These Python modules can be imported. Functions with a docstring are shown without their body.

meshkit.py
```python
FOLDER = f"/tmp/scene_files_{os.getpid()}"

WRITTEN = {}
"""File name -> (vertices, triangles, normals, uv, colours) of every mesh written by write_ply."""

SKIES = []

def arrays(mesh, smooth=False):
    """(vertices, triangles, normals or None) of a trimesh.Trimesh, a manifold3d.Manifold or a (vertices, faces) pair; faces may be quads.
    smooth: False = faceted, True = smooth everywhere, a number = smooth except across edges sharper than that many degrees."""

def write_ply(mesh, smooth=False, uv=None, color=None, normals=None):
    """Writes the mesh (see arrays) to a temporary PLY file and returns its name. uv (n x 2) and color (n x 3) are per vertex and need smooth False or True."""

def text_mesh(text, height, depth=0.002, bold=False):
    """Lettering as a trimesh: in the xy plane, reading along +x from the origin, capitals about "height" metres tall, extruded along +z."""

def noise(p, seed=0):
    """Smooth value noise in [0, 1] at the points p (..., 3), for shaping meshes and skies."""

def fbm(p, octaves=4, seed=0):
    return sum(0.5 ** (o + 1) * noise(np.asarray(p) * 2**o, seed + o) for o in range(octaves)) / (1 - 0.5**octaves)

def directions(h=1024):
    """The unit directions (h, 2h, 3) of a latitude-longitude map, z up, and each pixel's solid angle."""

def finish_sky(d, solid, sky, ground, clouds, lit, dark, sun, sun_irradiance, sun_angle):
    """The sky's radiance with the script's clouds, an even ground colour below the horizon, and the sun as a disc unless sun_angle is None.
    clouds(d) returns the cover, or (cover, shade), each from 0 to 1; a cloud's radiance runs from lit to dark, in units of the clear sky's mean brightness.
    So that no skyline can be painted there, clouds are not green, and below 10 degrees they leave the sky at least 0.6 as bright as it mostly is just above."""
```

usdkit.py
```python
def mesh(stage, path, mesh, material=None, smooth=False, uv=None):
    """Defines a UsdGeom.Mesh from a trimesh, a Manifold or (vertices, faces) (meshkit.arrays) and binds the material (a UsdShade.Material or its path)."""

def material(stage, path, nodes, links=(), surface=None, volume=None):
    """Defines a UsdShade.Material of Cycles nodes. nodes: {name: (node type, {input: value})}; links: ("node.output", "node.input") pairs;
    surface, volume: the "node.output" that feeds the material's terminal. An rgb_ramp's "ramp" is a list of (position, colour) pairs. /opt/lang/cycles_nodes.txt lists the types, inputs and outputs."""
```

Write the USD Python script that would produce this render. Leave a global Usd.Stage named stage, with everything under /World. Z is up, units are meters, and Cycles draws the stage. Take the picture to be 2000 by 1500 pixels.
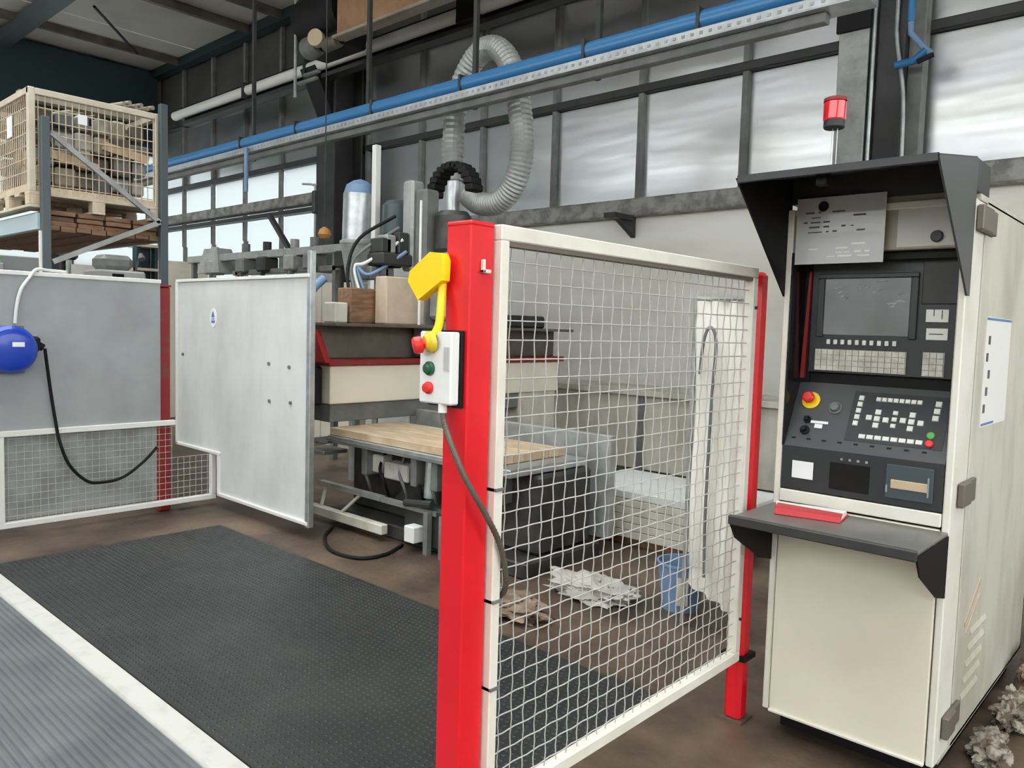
import math, random
import numpy as np, trimesh
import usdkit, meshkit
from pxr import Usd, UsdGeom, UsdLux, Gf, Sdf, UsdShade
from shapely.geometry import Polygon, box as sbox

stage = Usd.Stage.CreateInMemory()
UsdGeom.SetStageUpAxis(stage, UsdGeom.Tokens.z)
UsdGeom.SetStageMetersPerUnit(stage, 1.0)
UsdGeom.Xform.Define(stage, '/World')
UsdGeom.Scope.Define(stage, '/World/Looks')
rng = random.Random(7)

# ------------------------------------------------------------------ camera
cam = UsdGeom.Camera.Define(stage, '/World/Camera')
RIGHT = (0.73671256, 0.67558765, 0.02891238)
DOWN = (0.06949193, -0.03311041, -0.99703288)
FWD = (-0.67262581, 0.73653583, -0.07134075)
cam.AddTransformOp().Set(Gf.Matrix4d(*RIGHT, 0, *[-v for v in DOWN], 0, *[-v for v in FWD], 0, 0, 0, 1.5, 1))
cam.CreateHorizontalApertureAttr(36.0)
cam.CreateVerticalApertureAttr(27.0)
cam.CreateFocalLengthAttr(36.0 * 1532.82 / 2000)
cam.CreateClippingRangeAttr(Gf.Vec2f(0.05, 300))
cam.CreateExposureAttr(0.95)

# ------------------------------------------------------------------ light: an overcast sky over and in front of the open hall
dome = UsdLux.DomeLight.Define(stage, '/World/Sky')
dome.CreateColorAttr(Gf.Vec3f(1.0, 0.985, 0.955))
dome.CreateIntensityAttr(1.0)


# ------------------------------------------------------------------ materials
MATS = {}


def mat(name, col, rough=0.5, metal=0.0, col2=None, scale=4.0, stretch=(1, 1, 1), lo=0.4, hi=0.65, bump=0.0, bscale=30.0,
        bstretch=(1, 1, 1), coat=0.0, spec=0.5, detail=4, world=False):
    nodes = {'p': ('principled_bsdf', {'base_color': col, 'roughness': rough, 'metallic': metal, 'coat_weight': coat, 'specular_ior_level': spec}),
             'tc': ('geometry', {}) if world else ('texture_coordinate', {})}
    src = 'tc.position' if world else 'tc.object'
    links = []
    if col2 is not None:
        nodes['m'] = ('mapping', {'scale': stretch})
        nodes['n'] = ('noise_texture', {'scale': scale, 'detail': detail, 'roughness': 0.6})
        nodes['r'] = ('rgb_ramp', {'ramp': [(lo, col), (hi, col2)]})
        links += [(src, 'm.vector'), ('m.vector', 'n.vector'), ('n.fac', 'r.fac'), ('r.color', 'p.base_color')]
    if bump:
        nodes['bm'] = ('mapping', {'scale': bstretch})
        nodes['bn'] = ('noise_texture', {'scale': bscale, 'detail': 3})
        nodes['b'] = ('bump', {'strength': 1.0, 'distance': bump})
        links += [(src, 'bm.vector'), ('bm.vector', 'bn.vector'), ('bn.fac', 'b.height'), ('b.normal', 'p.normal')]
    MATS[name] = usdkit.material(stage, '/World/Looks/' + name, nodes, links, surface='p.BSDF')
    return MATS[name]


mat('floor_dirty', (0.040, 0.027, 0.018), 0.5, col2=(0.155, 0.105, 0.072), scale=1.6, lo=0.36, hi=0.66, detail=7, bump=0.004, bscale=20)
mat('yard', (0.30, 0.29, 0.28), 0.9, col2=(0.36, 0.35, 0.33), scale=0.5)
mat('rubber_dark', (0.020, 0.021, 0.021), 0.45, col2=(0.032, 0.033, 0.032), scale=1.5, spec=0.55)
mat('rubber_grey', (0.10, 0.105, 0.115), 0.45, col2=(0.15, 0.155, 0.165), scale=2.0)
mat('strip_white', (0.50, 0.485, 0.45), 0.6, col2=(0.40, 0.385, 0.35), scale=9, lo=0.5, hi=0.8)
mat('red_paint', (0.78, 0.007, 0.018), 0.36, col2=(0.68, 0.006, 0.016), scale=3, coat=0.2)
mat('red_rusty', (0.24, 0.010, 0.010), 0.5, col2=(0.19, 0.04, 0.025), scale=8, lo=0.5, hi=0.7)
mat('cream_frame', (0.77, 0.74, 0.66), 0.45, col2=(0.68, 0.64, 0.56), scale=6, lo=0.45, hi=0.75)
mat('cream', (0.82, 0.76, 0.63), 0.42, col2=(0.77, 0.71, 0.58), scale=2.2)
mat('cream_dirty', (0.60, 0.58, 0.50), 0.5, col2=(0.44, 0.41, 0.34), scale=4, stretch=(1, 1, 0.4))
mat('white_sheet', (0.66, 0.67, 0.66), 0.5, col2=(0.57, 0.57, 0.55), scale=3, stretch=(1, 1, 0.5))
mat('grey_sheet', (0.33, 0.345, 0.35), 0.5, col2=(0.27, 0.28, 0.285), scale=2.0)
mat('galv', (0.55, 0.57, 0.58), 0.38, metal=0.75, col2=(0.42, 0.43, 0.44), scale=9)
mat('galv_dull', (0.38, 0.39, 0.38), 0.55, metal=0.3, col2=(0.27, 0.27, 0.26), scale=5)
mat('steel_dark', (0.022, 0.023, 0.023), 0.55, col2=(0.036, 0.036, 0.034), scale=4)
mat('steel_mid', (0.13, 0.135, 0.13), 0.5, col2=(0.19, 0.19, 0.18), scale=5)
mat('steel_brown', (0.085, 0.068, 0.05), 0.5, col2=(0.14, 0.12, 0.095), scale=3)
mat('black_machine', (0.020, 0.020, 0.019), 0.45, col2=(0.055, 0.05, 0.044), scale=7)
mat('black', (0.006, 0.006, 0.006), 0.6, spec=0.25)
mat('black_gloss', (0.012, 0.012, 0.013), 0.12)
mat('anthracite', (0.026, 0.028, 0.031), 0.42, bump=0.0006, bscale=400)
mat('anthracite_light', (0.06, 0.062, 0.066), 0.4)
mat('shelf_grey', (0.15, 0.145, 0.13), 0.35, col2=(0.11, 0.108, 0.10), scale=5)  # reflection on the dark shelf top, put into the colour as lighter grey
mat('slate', (0.055, 0.075, 0.085), 0.4)
mat('teal_dark', (0.010, 0.032, 0.036), 0.5)
mat('rack_beam', (0.42, 0.50, 0.55), 0.45)
mat('blue_pipe', (0.035, 0.17, 0.38), 0.32)
mat('blue_pale', (0.16, 0.26, 0.42), 0.5)
mat('blue_reel', (0.006, 0.045, 0.42), 0.3, coat=0.3)
mat('foil', (0.80, 0.82, 0.84), 0.25, metal=0.9, col2=(0.72, 0.72, 0.70), scale=1.2, stretch=(0.6, 1, 1), bump=0.012, bscale=1.0,
    bstretch=(0.3, 1, 1.6), world=True)
mat('foil_shaded', (0.085, 0.083, 0.078), 0.55, metal=0.3, col2=(0.06, 0.057, 0.053), scale=1.5, world=True)  # same silver foil, with the dimness below the roof put into its colour
mat('wall_cream', (0.86, 0.84, 0.78), 0.7, col2=(0.78, 0.75, 0.67), scale=0.8, stretch=(0.6, 1, 2.5), world=True)
mat('ledge', (0.36, 0.35, 0.33), 0.8, col2=(0.20, 0.195, 0.185), scale=6, lo=0.42, hi=0.6, bump=0.02, bscale=9, world=True)
mat('roof_sheet', (0.54, 0.52, 0.48), 0.7, col2=(0.47, 0.45, 0.41), scale=0.7, world=True)
mat('white_rail', (0.74, 0.73, 0.70), 0.45)
mat('wood_light', (0.55, 0.44, 0.31), 0.65, col2=(0.66, 0.55, 0.41), scale=5, stretch=(1, 6, 1))
mat('wood_pale', (0.64, 0.57, 0.46), 0.65, col2=(0.54, 0.46, 0.36), scale=5)
mat('tan_casting', (0.56, 0.45, 0.34), 0.6, col2=(0.47, 0.37, 0.28), scale=6)
mat('wood_board', (0.48, 0.34, 0.22), 0.6, col2=(0.62, 0.49, 0.34), scale=5, stretch=(1, 4, 1))
mat('wood_brown', (0.16, 0.085, 0.045), 0.7, col2=(0.27, 0.15, 0.085), scale=6, stretch=(6, 1, 6))
mat('wood_orange', (0.26, 0.13, 0.065), 0.6, col2=(0.34, 0.19, 0.10), scale=5)
mat('yellow', (0.98, 0.66, 0.003), 0.35)
mat('yellow_dull', (0.80, 0.55, 0.03), 0.45)
mat('red_plastic', (0.75, 0.03, 0.03), 0.3)
mat('red_lens', (0.70, 0.015, 0.03), 0.15, coat=0.5)
mat('green_plastic', (0.10, 0.42, 0.08), 0.35)
mat('green_dark', (0.02, 0.10, 0.05), 0.35)
mat('key_white', (0.78, 0.77, 0.72), 0.45)
mat('key_worn', (0.66, 0.63, 0.55), 0.5, col2=(0.45, 0.43, 0.37), scale=22)
mat('label_white', (0.85, 0.86, 0.86), 0.5)
mat('box_white', (0.80, 0.80, 0.78), 0.4)
mat('paper_grey', (0.52, 0.52, 0.51), 0.35, col2=(0.46, 0.46, 0.45), scale=4, coat=0.3)
mat('paper_old', (0.50, 0.48, 0.43), 0.5)
mat('panel_brown', (0.33, 0.29, 0.23), 0.5, col2=(0.26, 0.22, 0.17), scale=4)
mat('print', (0.10, 0.10, 0.11), 0.7)
mat('blue_ink', (0.10, 0.20, 0.45), 0.6)
mat('screen', (0.24, 0.26, 0.265), 0.2, col2=(0.16, 0.17, 0.175), scale=2.2, coat=0.6)  # lighter base stands in for the reflection on the glass
mat('plastic_foil', (0.45, 0.47, 0.50), 0.2, col2=(0.16, 0.17, 0.19), scale=14)
mat('hose_grey', (0.40, 0.41, 0.40), 0.45, metal=0.35)
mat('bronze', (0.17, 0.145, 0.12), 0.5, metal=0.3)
mat('book_red', (0.52, 0.02, 0.03), 0.4)
mat('paper_white', (0.80, 0.79, 0.75), 0.6)
mat('cloth_grey', (0.42, 0.38, 0.33), 0.9, col2=(0.25, 0.21, 0.17), scale=9)
mat('cloth_brown', (0.16, 0.11, 0.075), 0.9, col2=(0.27, 0.20, 0.15), scale=9)
mat('cloth_mixed', (0.34, 0.30, 0.25), 0.9, col2=(0.10, 0.07, 0.05), scale=16, lo=0.42, hi=0.56)
mat('dust', (0.45, 0.43, 0.39), 0.9, col2=(0.26, 0.24, 0.21), scale=6)
mat('tan_label', (0.55, 0.43, 0.28), 0.5)
mat('orange_lamp', (0.52, 0.25, 0.07), 0.5)
mat('wire_white', (0.47, 0.46, 0.435), 0.5)
usdkit.material(stage, '/World/Looks/frosted', {'t': ('translucent_bsdf', {'color': (0.39, 0.42, 0.43)}), 'g': ('glossy_bsdf', {'roughness': 0.3}), 'x': ('mix_closure', {'fac': 0.06})},
                [('t.BSDF', 'x.closure1'), ('g.BSDF', 'x.closure2')], surface='x.closure')
usdkit.material(stage, '/World/Looks/pane', {'t': ('transparent_bsdf', {'color': (0.92, 0.95, 0.96)}), 'g': ('glossy_bsdf', {'roughness': 0.05}),
                'f': ('fresnel', {'IOR': 1.45}), 'x': ('mix_closure', {})},
                [('f.fac', 'x.fac'), ('t.BSDF', 'x.closure1'), ('g.BSDF', 'x.closure2')], surface='x.closure')

# ------------------------------------------------------------------ helpers
COUNT = {}


def numbered(parent, name):
    k = (parent, name)
    n = COUNT.get(k, 0)
    COUNT[k] = n + 1
    return name if n == 0 else f'{name}_{n:03d}'


LOC = {}


def tag(prim, label=None, cat=None, group=None, kind=None):
    for k, v in (('label', label), ('category', cat), ('group', group), ('kind', kind)):
        if v:
            prim.SetCustomDataByKey(k, v)


def thing(name, label, cat, loc=(0, 0, 0), group=None):
    path = '/World/' + numbered('/World', name)
    x = UsdGeom.Xform.Define(stage, path)
    x.AddTranslateOp().Set(Gf.Vec3d(*loc))
    LOC[path] = np.array(loc, float)
    tag(x.GetPrim(), label, cat, group)
    return path


def setting(name, loc=(0, 0, 0)):
    path = '/World/' + numbered('/World', name)
    x = UsdGeom.Xform.Define(stage, path)
    x.AddTranslateOp().Set(Gf.Vec3d(*loc))
    LOC[path] = np.array(loc, float)
    tag(x.GetPrim(), kind='structure')
    return path


def join(*ms):
    out = []
    for m in ms:
        out += list(m) if isinstance(m, (list, tuple)) else [m]
    return trimesh.util.concatenate(out)


def part(parent, name, mesh, m, smooth=30, label=None, kind=None):
    """One Mesh under a thing (or a part of it); vertices are given in world coordinates."""
    if isinstance(mesh, (list, tuple)):
        mesh = join(*mesh)
    path = parent + '/' + numbered(parent, name)
    mesh = mesh.copy()
    off = LOC.get(parent, np.zeros(3))
    mesh.vertices = np.asarray(mesh.vertices) - off
    p = usdkit.mesh(stage, path, mesh, '/World/Looks/' + m, smooth=smooth).GetPrim()
    LOC[path] = off
    tag(p, label, kind=kind)
    return path


def solo(name, mesh, m, label=None, cat=None, group=None, kind=None, smooth=30):
    if isinstance(mesh, (list, tuple)):
        mesh = join(*mesh)
    path = '/World/' + numbered('/World', name)
    p = usdkit.mesh(stage, path, mesh, '/World/Looks/' + m, smooth=smooth).GetPrim()
    tag(p, label, cat, group, kind)
    return path


def bx(x0, x1, y0, y1, z0, z1, b=0.0):
    x0, x1 = sorted((x0, x1)); y0, y1 = sorted((y0, y1)); z0, z1 = sorted((z0, z1))
    if b <= 0:
        m = trimesh.creation.box((x1 - x0, y1 - y0, z1 - z0))
        m.apply_translation(((x0 + x1) / 2, (y0 + y1) / 2, (z0 + z1) / 2))
        return m
    b = min(b, (x1 - x0) / 2.5, (y1 - y0) / 2.5, (z1 - z0) / 2.5)
    pts = []
    for sx in (0, 1):
        for sy in (0, 1):
            for sz in (0, 1):
                c = [(x0, x1)[sx], (y0, y1)[sy], (z0, z1)[sz]]
                i = [(b, -b)[sx], (b, -b)[sy], (b, -b)[sz]]
                for k in range(3):
                    q = [c[j] + (0 if j == k else i[j]) for j in range(3)]
                    pts.append(q)
    return trimesh.convex.convex_hull(np.array(pts))


def hull(pts):
    return trimesh.convex.convex_hull(np.array(pts, float))


def frame_of(d):
    d = np.array(d, float); d /= np.linalg.norm(d)
    a = np.array([0, 0, 1.0]) if abs(d[2]) < 0.9 else np.array([1.0, 0, 0])
    u = np.cross(a, d); u /= np.linalg.norm(u)
    return u, np.cross(d, u), d


def tube(path, r, n=10, closed=False, caps=True):
    P = np.array(path, float)
    R = np.full(len(P), r) if np.ndim(r) == 0 else np.array(r, float)
    T = np.gradient(P, axis=0)
    T /= np.maximum(np.linalg.norm(T, axis=1, keepdims=True), 1e-9)
    u, v, _ = frame_of(T[0])
    rings = []
    a = np.linspace(0, 2 * np.pi, n, endpoint=False)
    for p, t, rr in zip(P, T, R):
        u = u - t * (u @ t); u /= np.linalg.norm(u); v = np.cross(t, u)
        rings.append(p + rr * (np.cos(a)[:, None] * u + np.sin(a)[:, None] * v))
    V = np.vstack(rings); F = []
    for i in range(len(P) - 1):
        for k in range(n):
            a0, a1, b0, b1 = i * n + k, i * n + (k + 1) % n, (i + 1) * n + k, (i + 1) * n + (k + 1) % n
            F += [[a0, a1, b1], [a0, b1, b0]]
    if caps:
        V = np.vstack([V, P[0], P[-1]]); c0, c1 = len(V) - 2, len(V) - 1
        L = (len(P) - 1) * n
        for k in range(n):
            F += [[c0, (k + 1) % n, k], [c1, L + k, L + (k + 1) % n]]
    return trimesh.Trimesh(V, F, process=False)


def cyl(p, q, r, n=20, r2=None):
    return tube([p, q], [r, r if r2 is None else r2], n)


def bar(p, q, w, h, up=(0, 0, 1)):
    """A rectangular bar from p to q: w across, h along 'up'."""
    p, q = np.array(p, float), np.array(q, float)
    d = (q - p) / np.linalg.norm(q - p)
    s = np.cross(d, up); s /= np.linalg.norm(s); t = np.cross(s, d)
    pts = [a + s * sx * w / 2 + t * sz * h / 2 for a in (p, q) for sx in (-1, 1) for sz in (-1, 1)]
    return hull(pts)


def lathe(profile, origin, axis, n=32):
    """profile: (distance along the axis, radius)."""
    u, v, d = frame_of(axis)
    a = np.linspace(0, 2 * np.pi, n, endpoint=False)
    V, F = [], []
    for s, r in profile:
        V.append(np.array(origin) + d * s + max(r, 1e-4) * (np.cos(a)[:, None] * u + np.sin(a)[:, None] * v))
    V = np.vstack(V)
    for i in range(len(profile) - 1):
        for k in range(n):
            a0, a1, b0, b1 = i * n + k, i * n + (k + 1) % n, (i + 1) * n + k, (i + 1) * n + (k + 1) % n
            F += [[a0, a1, b1], [a0, b1, b0]]
    return trimesh.Trimesh(V, F, process=False)


def prism(poly, axis, lo, hi):
    """Extrudes a 2D outline along 'x', 'y' or 'z' from lo to hi; outline in (y,z), (x,z) or (x,y)."""
    m = trimesh.creation.extrude_polygon(poly if isinstance(poly, Polygon) else Polygon(poly), hi - lo, engine='earcut')
    v = m.vertices.copy()
    a, b, c = v[:, 0], v[:, 1], v[:, 2] + lo
    m.vertices = np.stack({'x': (c, a, b), 'y': (a, c, b), 'z': (a, b, c)}[axis], 1)
    m.fix_normals()
    return m


def arc_path(pts, n=8):
    """Catmull-Rom through the points."""
    P = np.array(pts, float)
    P = np.vstack([2 * P[0] - P[1], P, 2 * P[-1] - P[-2]])
    out = []
    for i in range(1, len(P) - 2):
        p0, p1, p2, p3 = P[i - 1:i + 3]
        for t in np.linspace(0, 1, n, endpoint=False):
            out.append(0.5 * (2 * p1 + (p2 - p0) * t + (2 * p0 - 5 * p1 + 4 * p2 - p3) * t ** 2 + (3 * p1 - p0 - 3 * p2 + p3) * t ** 3))
    out.append(P[-2])
    return np.array(out)


def wire(coords, r, n=6):
    return tube(coords, r, n)


def crimped(p, q, pitch, amp, side, r=0.0020):
    """A crimped wire of a woven mesh."""
    p, q = np.array(p, float), np.array(q, float)
    L = np.linalg.norm(q - p); k = max(2, int(round(L / (pitch / 2))))
    t = np.linspace(0, 1, k + 1)
    P = p + np.outer(t, q - p)
    P[:, 0] += amp * np.where(np.arange(k + 1) % 2 == 0, 1, -1) * side
    return tube(P, r, 5, caps=False)


# ================================================================== THE SETTING
floor_path = solo('floor', bx(-19, 8, -9, 8, -0.2, 0.0), 'floor_dirty', kind='structure')
solo('ground', bx(-60, 60, -60, -9.2, -0.25, -0.02), 'yard', kind='structure')

YW = 8.0
MX = [-2.70 - 1.32 * k for k in range(12)] + [-18.5]
wb = setting('wall_back', (-9, YW, 0))
part(wb, 'masonry', bx(-11.2, 8, YW, YW + 0.25, 0, 2.86), 'wall_cream')
part(wb, 'masonry', bx(-18.6, -11.2, YW, YW + 0.25, 0, 2.1), 'wall_cream')
part(wb, 'ledge', bx(-11.2, 8, YW - 0.14, YW + 0.25, 2.86, 3.07, 0.02), 'ledge')
XS = [8.0, 5.2, 3.9, 2.58, 1.26, -0.06, -1.38] + MX
ROWS = [(3.07, 4.30), (4.40, 5.66), (5.72, 7.0)]
for r, (za, zb) in enumerate(ROWS):
    for a, b in zip(XS[:-1], XS[1:]):
        if r == 0 and a < -11.0:
            part(wb, 'window_pane', bx(b + 0.03, a - 0.03, YW + 0.04, YW + 0.06, 2.1, zb), 'frosted')
            part(wb, 'window_bar', bx(b - 0.03, b + 0.03, YW - 0.03, YW + 0.07, 2.1, 3.07), 'steel_mid')
            continue
        part(wb, 'cladding_panel', bx(b + 0.012, a - 0.012, YW + 0.03 + rng.uniform(0, 0.006), YW + 0.07, za, zb, 0.006), 'foil' if r < 2 else 'foil_shaded')
for x in XS[1:-1]:
    part(wb, 'mullion', bx(x - 0.035, x + 0.035, YW - 0.05, YW + 0.03, 3.07, 7.0, 0.006), 'steel_mid')
part(wb, 'girt', bx(-18.5, 8, YW - 0.06, YW + 0.04, 4.30, 4.40, 0.01), 'steel_dark')
part(wb, 'girt', bx(-18.5, 8, YW - 0.06, YW + 0.04, 5.66, 5.72, 0.01), 'steel_dark')
part(wb, 'wall_bracket', [prism([(YW - 0.5, 2.86), (YW - 0.02, 2.86), (YW - 0.02, 2.62)], 'x', -5.42, -5.36),
                          bx(-5.47, -5.31, YW - 0.52, YW - 0.14, 2.80, 2.86)], 'steel_dark')
part(wb, 'backing', bx(-11.2, 8, YW + 0.08, YW + 0.14, 2.86, 7.15), 'steel_dark')
part(wb, 'backing', bx(-18.6, -11.2, YW + 0.08, YW + 0.14, 4.3, 7.15), 'steel_dark')

wl = setting('wall_left', (-18.6, 0, 0))
part(wl, 'sheeting', bx(-18.8, -18.62, -9.2, YW + 0.3, 0, 2.6), 'wall_cream')
part(wl, 'sheeting', bx(-18.8, -18.62, -9.2, YW + 0.3, 5.2, 7.15), 'foil_shaded')
for k in range(9):
    part(wl, 'window_pane', bx(-18.72, -18.70, -9 + 1.9 * k, -7.16 + 1.9 * k, 2.6, 5.2), 'frosted')
    part(wl, 'window_bar', bx(-18.76, -18.62, -7.16 + 1.9 * k, -7.10 + 1.9 * k, 2.6, 5.2), 'steel_mid')
wf = setting('wall_front', (0, -9.1, 0))
part(wf, 'masonry', bx(-18.8, 8.2, -9.2, -9.0, 0, 3.4), 'wall_cream')
part(wf, 'clerestory', bx(-18.8, 8.2, -9.12, -9.10, 3.4, 6.9), 'pane')
part(wf, 'top_beam', bx(-18.8, 8.2, -9.2, -9.0, 6.9, 7.15), 'steel_mid')
for k in range(12):
    part(wf, 'window_bar', bx(-18.4 + 2.4 * k, -18.3 + 2.4 * k, -9.16, -9.04, 3.4, 6.9), 'steel_mid')
wr = setting('wall_right', (8.1, 0, 0))
part(wr, 'sheeting', bx(8.0, 8.2, -9.2, YW + 0.3, 0, 2.4), 'wall_cream')
part(wr, 'sheeting', bx(8.0, 8.2, -9.2, YW + 0.3, 6.2, 7.15), 'wall_cream')
for k in range(9):  # unseen window band, added to brighten the faces turned this way
    part(wr, 'window_pane', bx(8.08, 8.10, -9 + 1.9 * k, -7.16 + 1.9 * k, 2.4, 6.2), 'pane')
    part(wr, 'window_bar', bx(8.0, 8.16, -7.16 + 1.9 * k, -7.10 + 1.9 * k, 2.4, 6.2), 'steel_mid')
part(wl, 'top_beam', hull([(-18.62, y, z) for y, z in ((-9, 7), (-9, 6.3), (4.5, 6.35), (7.2, 5.9), (7.9, 5.3), (7.9, 7.0))] +
                          [(-18.35, y, z) for y, z in ((-9, 7), (-9, 6.3), (4.5, 6.35), (7.2, 5.9), (7.9, 5.3), (7.9, 7.0))]), 'teal_dark')

rf = setting('ceiling', (-8, 0, 7))
for k in range(11):
    x0 = -18.8 + 2.5 * k
    x1 = min(x0 + 2.5, 8.2)
    ze = 7.06 + 0.01 * (k % 2)
    for ya, yb in ((3.3, YW + 0.2), (-4.2, -2.2), (-9.2, -7.4)):
        part(rf, 'roof_panel', bx(x0 + 0.01, x1 - 0.01, ya, yb, ze, 7.14), 'roof_sheet')
    for ya, yb in ((-2.2, 3.3), (-7.4, -4.2)):
        part(rf, 'skylight', bx(x0 + 0.03, x1 - 0.03, ya, yb, 7.08, 7.10), 'pane')
for x in (-17.1, -14.15, -13.0, -10.1, -7.2, -4.3, -1.4, 1.5, 4.4):
    part(rf, 'purlin', bx(x - 0.05, x + 0.05, -9, YW, 6.92, 7.06), 'steel_brown')
part(rf, 'eaves_beam', bx(-18.5, 7, YW - 0.22, YW - 0.02, 6.88, 7.06), 'teal_dark')
part(rf, 'long_beam', bx(-18.4, 7, 4.7, 4.95, 6.75, 6.98), 'slate')
part(rf, 'tie_rod', cyl((-15.1, 5.4, 6.9), (-17.0, 6.9, 6.9), 0.025, 8), 'steel_dark')

# ================================================================== COLUMNS, OVERHEAD RUNS
def h_column(x, label, y0=7.45, y1=7.9, w=0.27, flange='galv_dull', web='steel_dark'):
    c = thing('steel_column', label, 'column', (x, y1, 0))
    part(c, 'flange', bx(x - w / 2, x + w / 2, y0, y0 + 0.03, 0, 7.0, 0.005), flange)
    part(c, 'flange', bx(x - w / 2, x + w / 2, y1 - 0.03, y1, 0, 7.0, 0.005), flange)
    part(c, 'web', bx(x - 0.012, x + 0.012, y0 + 0.03, y1 - 0.03, 0, 7.0), web)
    return c


c1 = h_column(-2.78, 'grey steel column behind the control cabinet', y0=7.6)
part(c1, 'cap_plate', bx(-2.93, -2.63, 7.56, 7.6, 4.33, 4.62), 'black')
c2 = h_column(-10.9, 'dark steel column with a crane corbel on the far wall', y0=7.35, w=0.5, flange='steel_dark')
part(c2, 'corbel', prism([(7.0, 5.45), (7.35, 5.45), (7.35, 4.75)], 'x', -11.1, -10.7), 'black')
part(c2, 'side_plate', bx(-11.38, -11.17, 7.5, 7.85, 3.1, 5.2, 0.01), 'galv_dull')

dc = thing('cable_duct', 'dark vertical duct with thin conduits right of the grey column', 'duct', (-2.45, 7.8, 2.9))
part(dc, 'casing', bx(-2.60, -2.36, 7.7, 7.95, 3.07, 7.0, 0.01), 'steel_dark')
part(dc, 'conduit', cyl((-2.62, 7.66, 3.1), (-2.62, 7.66, 7.0), 0.02, 10), 'galv')
part(dc, 'conduit', tube(arc_path([(-2.43, 7.67, 7.0), (-2.43, 7.67, 4.6), (-2.42, 7.67, 4.2), (-2.34, 7.67, 3.7), (-2.32, 7.67, 3.1)]), 0.018, 8), 'galv')
part(dc, 'side_strip', bx(-2.36, -2.22, 7.8, 7.95, 3.07, 4.9, 0.01), 'steel_mid')

bp_ = thing('blue_pipe_bend', 'blue compressed air pipe with valve beside the grey column', 'pipe', (-2.3, 7.6, 4.0))
part(bp_, 'drop', cyl((-2.292, 7.6, 4.30), (-2.292, 7.6, 6.9), 0.032, 12), 'blue_pipe')
part(bp_, 'valve_arm', tube([(-2.292, 7.6, 4.30), (-2.285, 7.6, 4.20), (-2.17, 7.6, 4.05), (-2.10, 7.6, 3.985)], 0.026, 10), 'blue_pale')
part(bp_, 'branch', tube([(-2.40, 7.6, 3.945), (-2.25, 7.6, 3.955), (-2.20, 7.6, 3.99), (-2.15, 7.6, 4.03)], 0.034, 12), 'blue_pipe')
part(bp_, 'lever', bar((-2.21, 7.57, 3.93), (-2.08, 7.56, 3.965), 0.03, 0.035), 'black')

tr = thing('cable_tray', 'perforated galvanised tray running below the blue pipe', 'cable tray', (-7, 5, 3.6))
zt = 3.60
part(tr, 'channel', [bx(-13.5, -1.75, 4.95, 4.96, zt - 0.062, zt + 0.005, 0.002), bx(-13.5, -1.75, 4.95, 5.16, zt - 0.066, zt - 0.058), bx(-13.5, -1.75, 5.15, 5.16, zt - 0.062, zt + 0.005)], 'galv')
slots = [bx(x - 0.012, x + 0.012, 4.946, 4.951, zt - 0.040, zt - 0.020) for x in np.arange(-9.5, -1.8, 0.07)]
part(tr, 'slots', slots, 'galv_dull', kind='stuff')
part(tr, 'under_strip', bx(-13.5, -2.02, 5.02, 5.10, zt - 0.13, zt - 0.066, 0.005), 'steel_mid')
for x in (-9.25, -6.9, -5.3, -3.9):
    part(tr, 'hanger', bx(x - 0.022, x + 0.022, 5.162, 5.20, zt - 0.1, 6.95), 'steel_dark')
bpp = thing('blue_pipe', 'long blue compressed air pipe above the galvanised tray', 'pipe', (-7, 5.05, 3.7))
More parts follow.
